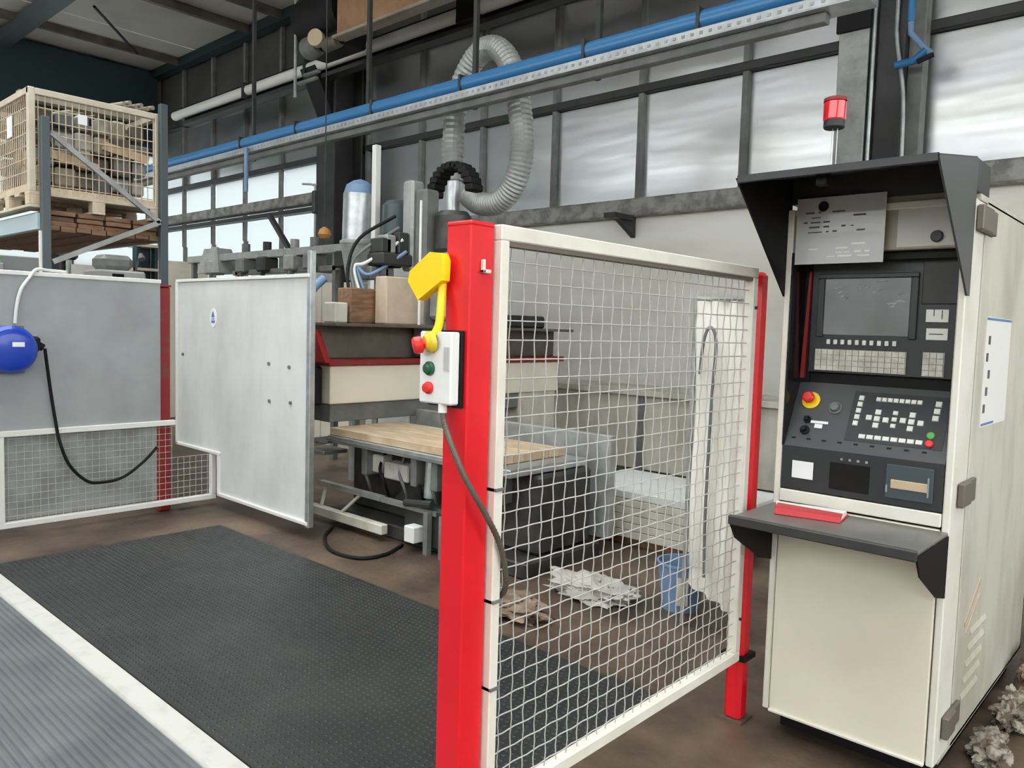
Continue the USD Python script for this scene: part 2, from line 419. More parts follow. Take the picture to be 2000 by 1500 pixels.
part(bpp, 'pipe_run', cyl((-13.5, 5.055, zt + 0.085), (-0.8, 5.055, zt + 0.085), 0.074, 20), 'blue_pipe')
for x in (-9.25, -8.0, -6.6, -5.3, -3.9, -2.9):
    part(bpp, 'clamp', bx(x - 0.013, x + 0.013, 4.976, 5.134, zt + 0.008, zt + 0.165), 'steel_dark')
solo('air_drop', cyl((-8.95, 4.915, zt - 0.55), (-8.95, 4.915, zt - 0.02), 0.025, 10), 'blue_pale', 'short pale blue pipe hanging from the galvanised tray', 'pipe')

cr = thing('crane_runway', 'white crane runway rail high on the far wall', 'crane rail', (-10, 7.2, 5.5))
zc = 5.47
part(cr, 'rail', cyl((-15.7, 7.1, zc), (-7.55, 7.1, zc), 0.085, 16), 'white_rail')
part(cr, 'rail', cyl((-7.2, 7.1, zc + 0.02), (-5.4, 7.1, zc + 0.02), 0.10, 16), 'white_rail')
part(cr, 'top_flange', bx(-15.5, 1, 7.12, 7.30, zc + 0.09, zc + 0.13), 'black')
part(cr, 'lower_flange', bx(-15.5, 1, 7.12, 7.30, zc - 0.19, zc - 0.13), 'steel_dark')
part(cr, 'web', bx(-15.5, 1, 7.20, 7.22, zc - 0.13, zc + 0.09), 'black')
part(cr, 'joint', bx(-7.55, -7.2, 7.0, 7.18, zc - 0.14, zc + 0.16, 0.01), 'black')
for x in (-12.9, -11.0):
    part(cr, 'clip', bx(x - 0.03, x + 0.03, 7.0, 7.2, zc - 0.14, zc + 0.12), 'steel_dark')

ho = thing('overhead_hoist', 'black hoist trolley under an orange-brown crane girder near the ceiling', 'hoist', (-9, 6.1, 5.3))
part(ho, 'girder', bx(-8.72, -4.6, 6.02, 6.12, 5.16, 5.95, 0.02), 'wood_orange')
part(ho, 'girder_flange', bx(-8.75, -4.6, 5.97, 6.17, 5.12, 5.16, 0.01), 'panel_brown')
part(ho, 'motor', [lathe([(0, 0), (0, 0.30), (0.05, 0.36), (0.85, 0.36), (0.92, 0.30), (0.92, 0)], (-9.72, 6.3, 5.58), (1, 0, 0), 24), bx(-9.7, -8.76, 6.15, 6.5, 5.75, 6.2, 0.03)], 'black')
part(ho, 'trolley', bx(-9.6, -8.70, 6.1, 6.5, 5.10, 5.30, 0.03), 'black')
part(ho, 'end_cap', lathe([(0, 0), (0, 0.09), (0.03, 0.11), (0.12, 0.11), (0.12, 0)], (-9.18, 6.08, 5.22), (0.5, -1, 0), 20), 'tan_label')
part(ho, 'gearbox', lathe([(0, 0), (0, 0.14), (0.02, 0.15), (0.34, 0.13), (0.34, 0)], (-9.55, 6.15, 5.20), (1, -0.1, 0), 20), 'steel_mid')
part(ho, 'gearbox_small', lathe([(0, 0), (0, 0.09), (0.28, 0.08), (0.28, 0)], (-9.05, 6.1, 5.13), (1, 0, 0), 16), 'steel_brown')
part(ho, 'chain', cyl((-9.66, 6.02, 4.55), (-9.66, 6.02, 6.3), 0.022, 8), 'galv_dull')
part(ho, 'hook_block', [bx(-9.6, -9.15, 6.0, 6.06, 4.70, 4.74, 0.01), bx(-9.45, -9.1, 6.0, 6.06, 4.78, 4.82, 0.01)], 'steel_mid')

# lower run of trunking on the far left wall
ld = thing('wall_trunking', 'dusty grey trunking along the far wall behind the white gate', 'trunking', (-14, 7.7, 3.6))
part(ld, 'trunk', bx(-18.3, -11.2, 7.62, 7.86, 3.52, 3.70, 0.02), 'ledge')
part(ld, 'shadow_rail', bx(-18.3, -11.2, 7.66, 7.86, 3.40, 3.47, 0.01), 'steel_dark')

# ================================================================== MATS AND FLOOR STRIP
m1 = thing('rubber_mat', 'black studded rubber mat on the floor inside the fence', 'mat', (-3.5, 2.0, 0))
part(m1, 'base', bx(-5.33, -1.62, 1.305, 2.74, 0.0, 0.012, 0.004), 'rubber_dark')
xs, ys = np.meshgrid(np.arange(-5.30, -1.64, 0.03), np.arange(1.325, 2.73, 0.03))
xs = xs + (np.arange(xs.shape[0]) % 2)[:, None] * 0.015
unit = np.array([[math.cos(a) * r, math.sin(a) * r, z] for z, r in ((0.011, 0.0095), (0.0155, 0.006)) for a in np.arange(0, 2 * math.pi - .01, math.pi / 3)] + [[0, 0, 0.0155]])
uf = [[k, (k + 1) % 6, 6 + (k + 1) % 6] for k in range(6)] + [[k, 6 + (k + 1) % 6, 6 + k] for k in range(6)] + [[6 + k, 6 + (k + 1) % 6, 12] for k in range(6)]
cen = np.stack([xs.ravel(), ys.ravel(), np.zeros(xs.size)], 1)
V = (unit[None] + cen[:, None]).reshape(-1, 3)
F = (np.array(uf)[None] + (np.arange(len(cen)) * 13)[:, None, None]).reshape(-1, 3)
part(m1, 'studs', trimesh.Trimesh(V, F, process=False), 'rubber_dark', kind='stuff', smooth=False)
m2 = thing('ribbed_mat', 'grey ribbed rubber mat in the lower left corner', 'mat', (-3.5, 0.5, 0))
part(m2, 'base', bx(-5.6, -1.0, -0.9, 1.185, 0.0, 0.012), 'rubber_grey')
part(m2, 'ribs', [hull([(x, y + d, z) for x in (-5.6, -1.0) for d, z in ((-0.010, 0.011), (0.010, 0.011), (-0.005, 0.020), (0.005, 0.020))]) for y in np.arange(-0.88, 1.17, 0.028)], 'rubber_grey', kind='stuff', smooth=False)
solo('floor_strip', hull([(x, y, z) for x in (-5.36, -1.62) for y, z in ((1.187, 0.0), (1.305, 0.0), (1.20, 0.017), (1.29, 0.017))]), 'strip_white',
     'off-white edging strip between the two rubber mats', 'edging strip')

# ================================================================== THE NEAR MESH FENCE
p1 = thing('fence_post', 'tall glossy red square post carrying the white control box', 'post', (-1.372, 1.34, 0))
part(p1, 'tube', bx(-1.415, -1.33, 1.30, 1.38, 0.0, 1.742, 0.004), 'red_paint')
part(p1, 'cap', bx(-1.416, -1.329, 1.299, 1.381, 1.738, 1.75, 0.004), 'red_paint')
part(p1, 'latch', [bx(-1.33, -1.318, 1.333, 1.341, 1.628, 1.660, 0.002), bx(-1.33, -1.318, 1.333, 1.360, 1.628, 1.637, 0.002)], 'cream_frame', label='white angled latch plate')
part(p1, 'foot_plate', bx(-1.45, -1.29, 1.26, 1.42, 0, 0.012), 'steel_dark')
p2 = thing('fence_post', 'red post at the far end of the mesh fence beside the cabinet', 'post', (-1.34, 2.82, 0))
part(p2, 'tube', bx(-1.375, -1.305, 2.785, 2.855, 0.0, 1.735, 0.014), 'red_paint')
part(p2, 'clamp', bx(-1.39, -1.29, 2.778, 2.87, 0.245, 0.265), 'black')
part(p2, 'foot_plate', bx(-1.39, -1.29, 2.77, 2.87, 0, 0.008), 'floor_dirty')

fp = thing('mesh_fence', 'large white wire mesh fence panel between the red posts', 'fence panel', (-1.32, 2.08, 0.25))
FY0, FY1, FZ0, FZ1 = 1.384, 2.775, 0.250, 1.748
fx0, fx1 = -1.345, -1.310
part(fp, 'top_rail', bx(fx0, fx1, FY0, FY1, FZ1 - 0.038, FZ1, 0.003), 'cream_frame')
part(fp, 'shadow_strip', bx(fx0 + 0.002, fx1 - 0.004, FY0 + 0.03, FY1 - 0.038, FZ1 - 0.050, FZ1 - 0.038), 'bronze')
part(fp, 'bottom_rail', bx(fx0, fx1, FY0, FY1, FZ0, FZ0 + 0.038, 0.003), 'cream_frame')
part(fp, 'side_rail', bx(fx0, fx1, FY0, FY0 + 0.030, FZ0 + 0.038, FZ1 - 0.038, 0.003), 'cream_frame')
part(fp, 'side_rail', bx(fx0, fx1, FY1 - 0.038, FY1, FZ0 + 0.038, FZ1 - 0.038, 0.003), 'cream_frame')
ws = []
for i, y in enumerate(np.arange(FY0 + 0.055, FY1 - 0.04, 0.0485)):
    ws.append(crimped((-1.328, y, FZ0 + 0.03), (-1.328, y, FZ1 - 0.03), 0.10, 0.0022, 1 if i % 2 else -1))
for i, z in enumerate(np.arange(FZ0 + 0.055, FZ1 - 0.04, 0.0485)):
    ws.append(crimped((-1.328, FY0 + 0.02, z), (-1.328, FY1 - 0.02, z), 0.10, 0.0022, -1 if i % 2 else 1))
part(fp, 'wire_mesh', ws, 'wire_white', kind='stuff', smooth=True)
for z in (0.817, 0.592, 1.1):
    part(fp, 'clip', bx(-1.345, -1.306, 1.384, 1.414, z - 0.004, z + 0.004), 'steel_mid')
for z in (1.60, 0.42):
    part(fp, 'bolt', cyl((-1.312, 2.757, z), (-1.303, 2.757, z), 0.006, 8), 'steel_dark')

# control box on the near post
cb = thing('control_box', 'small white push-button box mounted on the near red post', 'control box', (-1.405, 1.30, 1.312))
part(cb, 'back_plate', bx(-1.46, -1.342, 1.290, 1.30, 1.305, 1.490, 0.002), 'black')
part(cb, 'enclosure', bx(-1.462, -1.348, 1.262, 1.291, 1.312, 1.486, 0.004), 'box_white')
part(cb, 'side_label', bx(-1.372, -1.354, 1.2595, 1.2625, 1.395, 1.45), 'paper_grey')
part(cb, 'green_button', lathe([(0, 0.017), (0.006, 0.017), (0.008, 0.012), (0.014, 0.012), (0.016, 0.008), (0.016, 0)], (-1.421, 1.262, 1.397), (0, -1, 0), 24), 'green_dark')
part(cb, 'red_button', lathe([(0, 0.015), (0.006, 0.015), (0.008, 0.011), (0.014, 0.011), (0.015, 0.007), (0.015, 0)], (-1.423, 1.262, 1.350), (0, -1, 0), 24), 'red_plastic')
eb = part(cb, 'stop_collar', lathe([(0, 0.026), (0.012, 0.026), (0.016, 0.020), (0.022, 0.016), (0.022, 0)], (-1.412, 1.262, 1.462), (-0.35, -0.9, -0.15), 28), 'yellow_dull', label='yellow collar of the emergency stop')
part(cb, 'stop_button', lathe([(0.014, 0.011), (0.024, 0.012), (0.030, 0.021), (0.044, 0.021), (0.050, 0.016), (0.052, 0)], (-1.412, 1.262, 1.462), (-0.62, -0.75, -0.25), 28), 'red_plastic', label='red mushroom stop button')
part(cb, 'cable_gland', cyl((-1.388, 1.275, 1.292), (-1.388, 1.275, 1.314), 0.011, 14), 'box_white')
sg = thing('guard_hood', 'yellow faceted plastic hood on a stem above the control box', 'hood', (-1.41, 1.28, 1.49))
fr = [(-1.511, 1.607), (-1.505, 1.632), (-1.432, 1.676), (-1.395, 1.672), (-1.386, 1.655), (-1.388, 1.607), (-1.472, 1.561)]
part(sg, 'shell', hull([(x, 1.262, z) for x, z in fr] + [(x * 0.985 - 0.020, 1.288, z) for x, z in fr] + [(-1.505, 1.32, 1.59), (-1.48, 1.32, 1.578), (-1.48, 1.32, 1.622), (-1.505, 1.32, 1.615)]), 'yellow')
part(sg, 'stem', tube(arc_path([(-1.408, 1.285, 1.600), (-1.404, 1.278, 1.560), (-1.402, 1.274, 1.53), (-1.403, 1.27, 1.5), (-1.408, 1.262, 1.478)]), 0.0105, 12), 'yellow')
cc = thing('button_box_cable', 'brown flexible cable looping from the control box over the mesh fence', 'cable', (-1.3, 1.3, 0.3))
cp = arc_path([(-1.388, 1.275, 1.295), (-1.370, 1.268, 1.262), (-1.335, 1.262, 1.212), (-1.306, 1.28, 1.140), (-1.298, 1.345, 1.043), (-1.298, 1.392, 0.97), (-1.300, 1.417, 0.90), (-1.312, 1.432, 0.84), (-1.36, 1.436, 0.76), (-1.38, 1.44, 0.5), (-1.40, 1.45, 0.03)], 14)
rr = 0.0068 + 0.0012 * (np.arange(len(cp)) % 2)
part(cc, 'sheath', tube(cp, rr, 9), 'steel_brown')

# ================================================================== THE CONTROL CABINET
cx0, cx1 = -1.225, -0.628
cab = thing('control_cabinet', 'cream machine control cabinet with black hood, screen and keypads', 'control cabinet', (-0.93, 3.4, 0))
part(cab, 'plinth', bx(-1.19, -0.66, 2.90, 4.15, 0.0, 0.09), 'black')
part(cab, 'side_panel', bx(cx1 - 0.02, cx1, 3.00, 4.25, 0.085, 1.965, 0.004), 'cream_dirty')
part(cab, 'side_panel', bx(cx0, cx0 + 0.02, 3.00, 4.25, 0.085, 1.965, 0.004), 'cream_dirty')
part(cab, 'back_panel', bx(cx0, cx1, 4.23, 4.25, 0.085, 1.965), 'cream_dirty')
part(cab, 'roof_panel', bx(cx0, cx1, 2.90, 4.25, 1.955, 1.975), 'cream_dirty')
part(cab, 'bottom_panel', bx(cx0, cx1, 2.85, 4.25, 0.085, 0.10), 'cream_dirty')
part(cab, 'front_frame', [bx(cx1 - 0.026, cx1 - 0.002, 2.80, 2.985, 0.09, 1.955, 0.004), bx(cx0 + 0.002, cx0 + 0.026, 2.80, 2.985, 0.09, 1.955, 0.004),
                          bx(cx0 + 0.026, cx1 - 0.026, 2.81, 2.985, 1.93, 1.955, 0.003)], 'cream_frame')
part(cab, 'seal', [bx(cx1 - 0.018, cx1 - 0.006, 2.985, 3.00, 0.09, 1.95), bx(cx0 + 0.006, cx0 + 0.018, 2.985, 3.00, 0.09, 1.95)], 'steel_dark')
part(cab, 'lower_door', bx(cx0 + 0.030, cx1 - 0.030, 2.797, 2.82, 0.095, 0.885, 0.004), 'cream')
part(cab, 'door_lip', bx(cx0 + 0.030, cx1 - 0.030, 2.788, 2.81, 0.088, 0.100, 0.003), 'cream_frame')
part(cab, 'trim_strip', bx(cx0 + 0.028, cx1 - 0.028, 2.795, 2.82, 0.893, 0.938, 0.003), 'cream_frame')
# black lower panel
lp = part(cab, 'lower_panel', bx(cx0 + 0.028, cx1 - 0.028, 2.80, 2.83, 0.942, 1.10, 0.002), 'anthracite')
part(lp, 'sticker', bx(-1.156, -1.079, 2.7985, 2.8005, 0.985, 1.048), 'label_white', label='plain white square sticker')
part(lp, 'drive_bezel', bx(-0.832, -0.684, 2.793, 2.80, 0.965, 1.080, 0.003), 'slate')
part(lp, 'drive_slot', bx(-0.814, -0.699, 2.789, 2.794, 1.000, 1.030, 0.002), 'tan_label')
part(lp, 'drive_clip', bx(-0.700, -0.695, 2.786, 2.793, 0.985, 1.05), 'galv')
part(lp, 'drive_clip', bx(-0.828, -0.822, 2.786, 2.793, 0.985, 1.01), 'galv')
for k in range(4):
    part(lp, 'indicator', bx(-0.985 + 0.028 * k, -0.977 + 0.028 * k, 2.797, 2.80, 1.070, 1.078), 'galv_dull')
part(lp, 'cover_plate', bx(-1.02, -0.885, 2.797, 2.80, 0.965, 1.060, 0.002), 'black')

# sloped keypad panel: from (Y 2.80, Z 1.10) rising to (Y 2.92, Z 1.33)
SL = 0.2594
su = np.array([0, 0.12, 0.23]) / SL
sn = np.array([0, -0.23, 0.12]) / SL


def sp(x, s, h=0.0):
    return np.array([x, 2.80, 1.10]) + su * s + sn * h


def slab(x0, x1, s0, s1, h0, h1, inset=0.0):
    return hull([sp(x, s, h0) for x in (x0, x1) for s in (s0, s1)] + [sp(x, s, h1) for x in (x0 + inset, x1 - inset) for s in (s0 + inset, s1 - inset)])


kp = part(cab, 'keypad_panel', slab(cx0 + 0.028, cx1 - 0.028, 0.0, SL, -0.02, 0.0), 'anthracite_light')
part(kp, 'key_field', slab(-0.985, -0.672, 0.045, 0.235, 0.0, 0.0015), 'anthracite')


def key(x, s, w=0.018, h=0.016, m='key_white', name='key'):
    part(kp, name, slab(x - w / 2, x + w / 2, s - h / 2, s + h / 2, 0.0012, 0.006, 0.0015), m, smooth=False)


for k in range(5):
    key(-0.960 + 0.0006 * k, 0.112 + 0.0245 * k, 0.018, 0.019)
for k in range(8):
    key(-0.900 + 0.0190 * k, 0.2095, 0.0165, 0.016)
for k in range(3):
    key(-0.710 + 0.001 * k, 0.156 + 0.026 * k, 0.021, 0.021)
for cxk in (-0.892, -0.781):
    for dx, ds in ((0, 0.025), (-0.027, 0.002), (0, 0.0), (0.029, -0.002), (0, -0.025)):
        key(cxk + dx, 0.136 + ds, 0.020, 0.020)
for dx, ds in ((0, 0.026), (0, -0.022), (-0.0, 0.002)):
    key(-0.836 + dx, 0.137 + ds, 0.017, 0.016, 'key_white' if ds else 'steel_mid')
for k in range(8):
    key(-0.928 + 0.0262 * k, 0.065, 0.0225, 0.017)
part(kp, 'green_button', lathe([(0, 0.013), (0.006, 0.013), (0.008, 0.010), (0.008, 0)], sp(-0.713, 0.093), sn, 20), 'green_plastic', label='green start button')
part(kp, 'red_button', lathe([(0, 0.013), (0.008, 0.013), (0.010, 0.010), (0.010, 0)], sp(-0.713, 0.064), sn, 20), 'red_plastic', label='red stop button')
part(kp, 'stop_ring', lathe([(0, 0.033), (0.004, 0.033), (0.006, 0.028), (0.006, 0)], sp(-1.133, 0.185), sn, 28), 'yellow', label='yellow ring of the emergency stop')
part(kp, 'stop_button', lathe([(0.006, 0.012), (0.018, 0.012), (0.020, 0.021), (0.030, 0.021), (0.036, 0.015), (0.037, 0)], sp(-1.137, 0.188), sn, 28), 'red_plastic', label='red emergency stop button')
part(kp, 'dial', lathe([(0, 0.024), (0.004, 0.024), (0.006, 0.018), (0.02, 0.016), (0.022, 0.012), (0.022, 0)], sp(-1.040, 0.163), sn, 24), 'steel_mid')
part(kp, 'key_switch', lathe([(0, 0.014), (0.006, 0.014), (0.008, 0.009), (0.02, 0.008), (0.02, 0)], sp(-1.129, 0.108), sn, 18), 'black')
part(kp, 'key_switch', lathe([(0, 0.017), (0.006, 0.017), (0.01, 0.010), (0.022, 0.009), (0.022, 0)], sp(-1.129, 0.066), sn, 18), 'black')
part(kp, 'name_tag', [slab(-1.115, -1.052, 0.096, 0.106, 0.001, 0.003), slab(-1.098, -1.070, 0.078, 0.094, 0.001, 0.003)], 'label_white')
for k in range(9):
    part(kp, 'screw_mark', slab(-1.17 + 0.055 * k, -1.155 + 0.055 * k, 0.030, 0.036, 0.0, 0.0012), 'black', smooth=False)

# screen section
up = part(cab, 'screen_panel', bx(-1.160, cx1 - 0.028, 2.905, 2.94, 1.37, 1.80, 0.002), 'anthracite')
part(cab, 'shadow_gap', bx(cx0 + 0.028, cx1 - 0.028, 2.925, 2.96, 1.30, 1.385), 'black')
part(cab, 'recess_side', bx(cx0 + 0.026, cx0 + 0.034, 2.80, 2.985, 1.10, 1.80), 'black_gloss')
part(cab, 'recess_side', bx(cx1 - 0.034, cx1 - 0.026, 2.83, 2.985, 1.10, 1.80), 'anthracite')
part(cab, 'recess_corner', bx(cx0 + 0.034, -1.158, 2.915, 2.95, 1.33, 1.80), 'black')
part(cab, 'edge_strip', hull([(x, y, z) for x, z in ((-1.171, 1.74), (-1.163, 1.74), (-1.188, 1.345), (-1.172, 1.345)) for y in (2.90, 2.914)]), 'red_rusty', label='red strip at the left of the screen')
part(up, 'screen', bx(-1.112, -0.818, 2.899, 2.906, 1.508, 1.712, 0.003), 'screen')
part(up, 'screen_bezel', [bx(-1.135, -0.795, 2.895, 2.906, 1.712, 1.728, 0.002), bx(-1.135, -1.112, 2.895, 2.906, 1.500, 1.712, 0.002), bx(-0.818, -0.795, 2.895, 2.906, 1.500, 1.712, 0.002)], 'anthracite')
fo = []
for k in range(14):
    x = -1.09 + rng.uniform(0, 0.24); z = 1.66 + rng.uniform(-0.03, 0.04)
    if k > 9: x, z = -0.90 + rng.uniform(0, 0.06), 1.60 + rng.uniform(0, 0.05)
    fo.append(hull([(x, 2.897, z), (x + rng.uniform(0.02, 0.05), 2.8975, z + rng.uniform(-0.004, 0.012)), (x + 0.02, 2.894, z + 0.004), (x + 0.015, 2.898, z - 0.004)]))
part(up, 'film_creases', fo, 'plastic_foil', kind='stuff', smooth=False)
for k in range(10):
    part(up, 'soft_key', bx(-1.096 + 0.0252 * k, -1.083 + 0.0252 * k, 2.898, 2.906, 1.474, 1.492, 0.002), 'key_white')
part(up, 'keyboard_field', bx(-1.136, -0.822, 2.902, 2.906, 1.378, 1.456), 'paper_old')
for r in range(4):
    for k in range(14):
        part(up, 'keyboard_key', bx(-1.134 + 0.0222 * k + 0.001, -1.134 + 0.0222 * (k + 1) - 0.001, 2.897, 2.903, 1.379 + 0.0192 * r, 1.379 + 0.0192 * (r + 1) - 0.0018), 'key_worn', smooth=False)
part(up, 'number_field', bx(-0.770, -0.703, 2.902, 2.906, 1.376, 1.458), 'paper_old')
for r in range(4):
    for k in range(3):
        part(up, 'number_key', bx(-0.768 + 0.0215 * k, -0.768 + 0.0215 * k + 0.0195, 2.897, 2.903, 1.378 + 0.020 * r, 1.378 + 0.020 * r + 0.018), 'key_worn', smooth=False)
part(up, 'label_plate', bx(-0.768, -0.699, 2.901, 2.906, 1.560, 1.602), 'key_white')
part(up, 'label_plate', bx(-0.764, -0.698, 2.901, 2.906, 1.500, 1.539), 'key_white')
part(up, 'label_mark', [bx(-0.745, -0.742, 2.900, 2.902, 1.580, 1.602), bx(-0.72, -0.717, 2.900, 2.902, 1.57, 1.60), bx(-0.755, -0.712, 2.900, 2.902, 1.518, 1.521)], 'print')
part(up, 'speaker_plate', bx(-0.785, -0.668, 2.899, 2.906, 1.62, 1.78, 0.003), 'steel_dark')
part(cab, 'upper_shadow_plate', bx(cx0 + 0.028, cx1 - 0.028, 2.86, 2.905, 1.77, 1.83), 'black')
part(cab, 'header_plate', bx(cx0 + 0.028, cx1 - 0.028, 2.825, 2.86, 1.798, 1.985, 0.003), 'panel_brown')
# hood
hx0, hx1 = -1.222, -0.630
part(cab, 'hood_top', [hull([(x, y, z) for x in (hx0, hx1) for y, z in ((2.395, 2.012), (2.395, 2.000), (2.83, 2.080), (2.83, 2.068))]), bx(hx0, hx1, 2.82, 3.02, 1.975, 2.080, 0.004)], 'anthracite')
part(cab, 'hood_front_lip', hull([(x, y, z) for x in (hx0, hx1) for y, z in ((2.393, 2.014), (2.405, 2.016), (2.393, 1.992), (2.405, 1.990))]), 'anthracite')
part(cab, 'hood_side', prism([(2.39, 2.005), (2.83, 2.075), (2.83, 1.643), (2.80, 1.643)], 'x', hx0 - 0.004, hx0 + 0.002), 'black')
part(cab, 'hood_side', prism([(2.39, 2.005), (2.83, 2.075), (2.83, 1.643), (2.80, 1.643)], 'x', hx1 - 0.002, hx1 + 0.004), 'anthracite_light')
part(cab, 'hood_clamp', bx(-0.985, -0.950, 2.44, 2.475, 1.965, 2.012, 0.003), 'black')
# shelf
part(cab, 'shelf', [bx(cx0 + 0.004, cx1 - 0.004, 2.455, 2.80, 0.868, 0.882, 0.004)], 'shelf_grey')
part(cab, 'shelf_lip', bx(cx0 + 0.002, cx1 - 0.002, 2.445, 2.462, 0.855, 0.888, 0.004), 'steel_dark')
for x in (cx0 + 0.002, cx1 - 0.008):
    part(cab, 'shelf_bracket', prism([(2.45, 0.870), (2.80, 0.870), (2.80, 0.665), (2.70, 0.69), (2.50, 0.80)], 'x', x, x + 0.006), 'black')
for k, (y0, y1, za, zb) in enumerate(((2.86, 3.09, 1.855, 1.935), (2.86, 3.05, 0.955, 1.035), (2.86, 3.05, 0.17, 0.245))):
    part(cab, 'hinge', [bx(cx1 + 0.0, cx1 + 0.022, y0, y1 - 0.09, za, zb, 0.004), bx(cx1 + 0.0, cx1 + 0.014, y1 - 0.09, y1, za, zb, 0.003)], 'bronze')
lv = []
for k in range(5):
    z = 0.22 + 0.055 * k
    lv.append(hull([(cx1 + d, y, z + dz) for d, dz in ((0, 0), (0.006, 0.004), (0, 0.022)) for y in (3.10 + 0.02 * k, 3.34 + 0.02 * k)]))
part(cab, 'vent_louvre', lv, 'cream_dirty')
part(cab, 'worn_logo', [bar((cx1 + 0.001, 3.09, 0.50), (cx1 + 0.001, 3.30, 0.62), 0.002, 0.02), bar((cx1 + 0.001, 3.12, 0.46), (cx1 + 0.001, 3.30, 0.56), 0.002, 0.012)], 'tan_label', label='worn tan marking on the side panel')
part(cab, 'side_notice', bx(cx1, cx1 + 0.002, 3.10, 3.50, 1.20, 1.585), 'paper_white', label='pale blue-edged notice on the side')
part(cab, 'notice_border', bx(cx1 + 0.002, cx1 + 0.003, 3.10, 3.50, 1.575, 1.583), 'blue_ink')
part(cab, 'notice_border', bx(cx1 + 0.002, cx1 + 0.003, 3.11, 3.30, 1.205, 1.213), 'blue_ink')
part(cab, 'notice_marks', [bx(cx1 + 0.002, cx1 + 0.003, 3.12 + 0.02 * (k % 3), 3.15 + 0.02 * (k % 3), 1.25 + 0.06 * k, 1.28 + 0.06 * k) for k in range(5)], 'print', kind='stuff')

bk = thing('warning_beacon', 'red warning beacon on twin thin stems above the cabinet hood', 'beacon', (-1.03, 2.7, 2.05))
part(bk, 'stem', cyl((-1.040, 2.70, 2.060), (-1.040, 2.70, 2.205), 0.0016, 8), 'galv')
part(bk, 'stem', cyl((-1.024, 2.70, 2.060), (-1.024, 2.70, 2.205), 0.0016, 8), 'galv')
part(bk, 'base', lathe([(0, 0), (0, 0.031), (0.004, 0.034), (0.026, 0.034), (0.026, 0)], (-1.036, 2.70, 2.198), (0, 0, 1), 28), 'steel_dark')
part(bk, 'lens', lathe([(0.026, 0.034), (0.030, 0.036), (0.085, 0.036), (0.092, 0.031), (0.095, 0.0)], (-1.036, 2.70, 2.198), (0, 0, 1), 28), 'red_lens')
part(bk, 'top_cap', lathe([(0.088, 0.037), (0.098, 0.036), (0.101, 0.03), (0.101, 0)], (-1.036, 2.70, 2.198), (0, 0, 1), 28), 'red_rusty')

# papers held up by magnets
def scribble(x0, x1, y, z0, z1, rows, seed):
    r = random.Random(seed); out = []
    for k in range(rows):
        z = z1 - (z1 - z0) * (k + 0.5) / rows; x = x0 + r.uniform(0, 0.04)
        while x < x1 - 0.01:
            w = min(r.uniform(0.008, 0.05), x1 - x)
            if r.random() < 0.62:
                out.append(bx(x, x + w, y - 0.0004, y, z - 0.0018, z + 0.0018 + r.uniform(0, 0.003)))
            x += w + r.uniform(0.004, 0.02)
    return out


pa = thing('paper_notice', 'large laminated sheet hanging under the left half of the hood', 'notice', (-1.04, 2.80, 1.76))
part(pa, 'sheet', bx(-1.188, -0.884, 2.798, 2.800, 1.757, 1.990), 'paper_grey')
part(pa, 'print', scribble(-1.165, -0.93, 2.7978, 1.86, 1.945, 5, 3), 'print', kind='stuff')
part(pa, 'faint_print', scribble(-1.16, -0.93, 2.7978, 1.775, 1.83, 4, 5), 'paper_white', kind='stuff')
solo('magnet', lathe([(0, 0), (0, 0.016), (0.006, 0.018), (0.010, 0.016), (0.010, 0)], (-1.092, 2.798, 1.957), (0, -1, 0), 22), 'black', 'round black magnet on the large laminated sheet', 'magnet')
pb = thing('paper_notice', 'smaller worn card at the right under the hood', 'notice', (-0.76, 2.82, 1.80))
part(pb, 'sheet', bx(-0.852, -0.668, 2.8225, 2.8245, 1.806, 1.930), 'paper_old')
part(pb, 'punch_holes', [cyl((-0.674, 2.8228, z), (-0.674, 2.8218, z), 0.003, 8) for z in (1.83, 1.85, 1.87, 1.89, 1.91)], 'print', kind='stuff')
solo('magnet', lathe([(0, 0), (0, 0.017), (0.008, 0.019), (0.012, 0.016), (0.012, 0)], (-0.729, 2.8225, 1.836), (0, -1, 0), 22), 'steel_dark', 'dark round magnet on the smaller worn card', 'magnet')
bo = thing('red_folder', 'red folder with pale pages lying on the cabinet shelf', 'folder', (-1.05, 2.68, 0.882))
part(bo, 'pages', hull([(x, y, z) for z in (0.887, 0.900) for x, y in ((-1.185, 2.745), (-0.945, 2.775), (-0.925, 2.655), (-1.13, 2.62))]), 'paper_white')
part(bo, 'cover', [hull([(x, y, z) for z in (0.883, 0.887) for x, y in ((-1.19, 2.745), (-0.94, 2.78), (-0.92, 2.645), (-1.13, 2.605))]), hull([(-1.13, 2.603, 0.885), (-1.13, 2.61, 0.906), (-0.92, 2.643, 0.885), (-0.92, 2.65, 0.902), (-1.16, 2.70, 0.9045), (-0.935, 2.71, 0.9025), (-1.13, 2.612, 0.901)])], 'book_red')

# scrap beside the cabinet
def crumple(c, s, seed):
    m = trimesh.creation.icosphere(4, 1.0)
    v = m.vertices * np.array(s)
    n = meshkit.fbm(m.vertices * 2.3 + seed * 7.1, 4, seed) - 0.5
    v = v * (1 + 1.5 * n + 0.5 * (meshkit.fbm(m.vertices * 5.5 + seed, 3, seed + 50) - 0.5))[:, None] + np.array(c)
    v[:, 2] = np.maximum(v[:, 2], 0.003)
    m.vertices = v
    return m


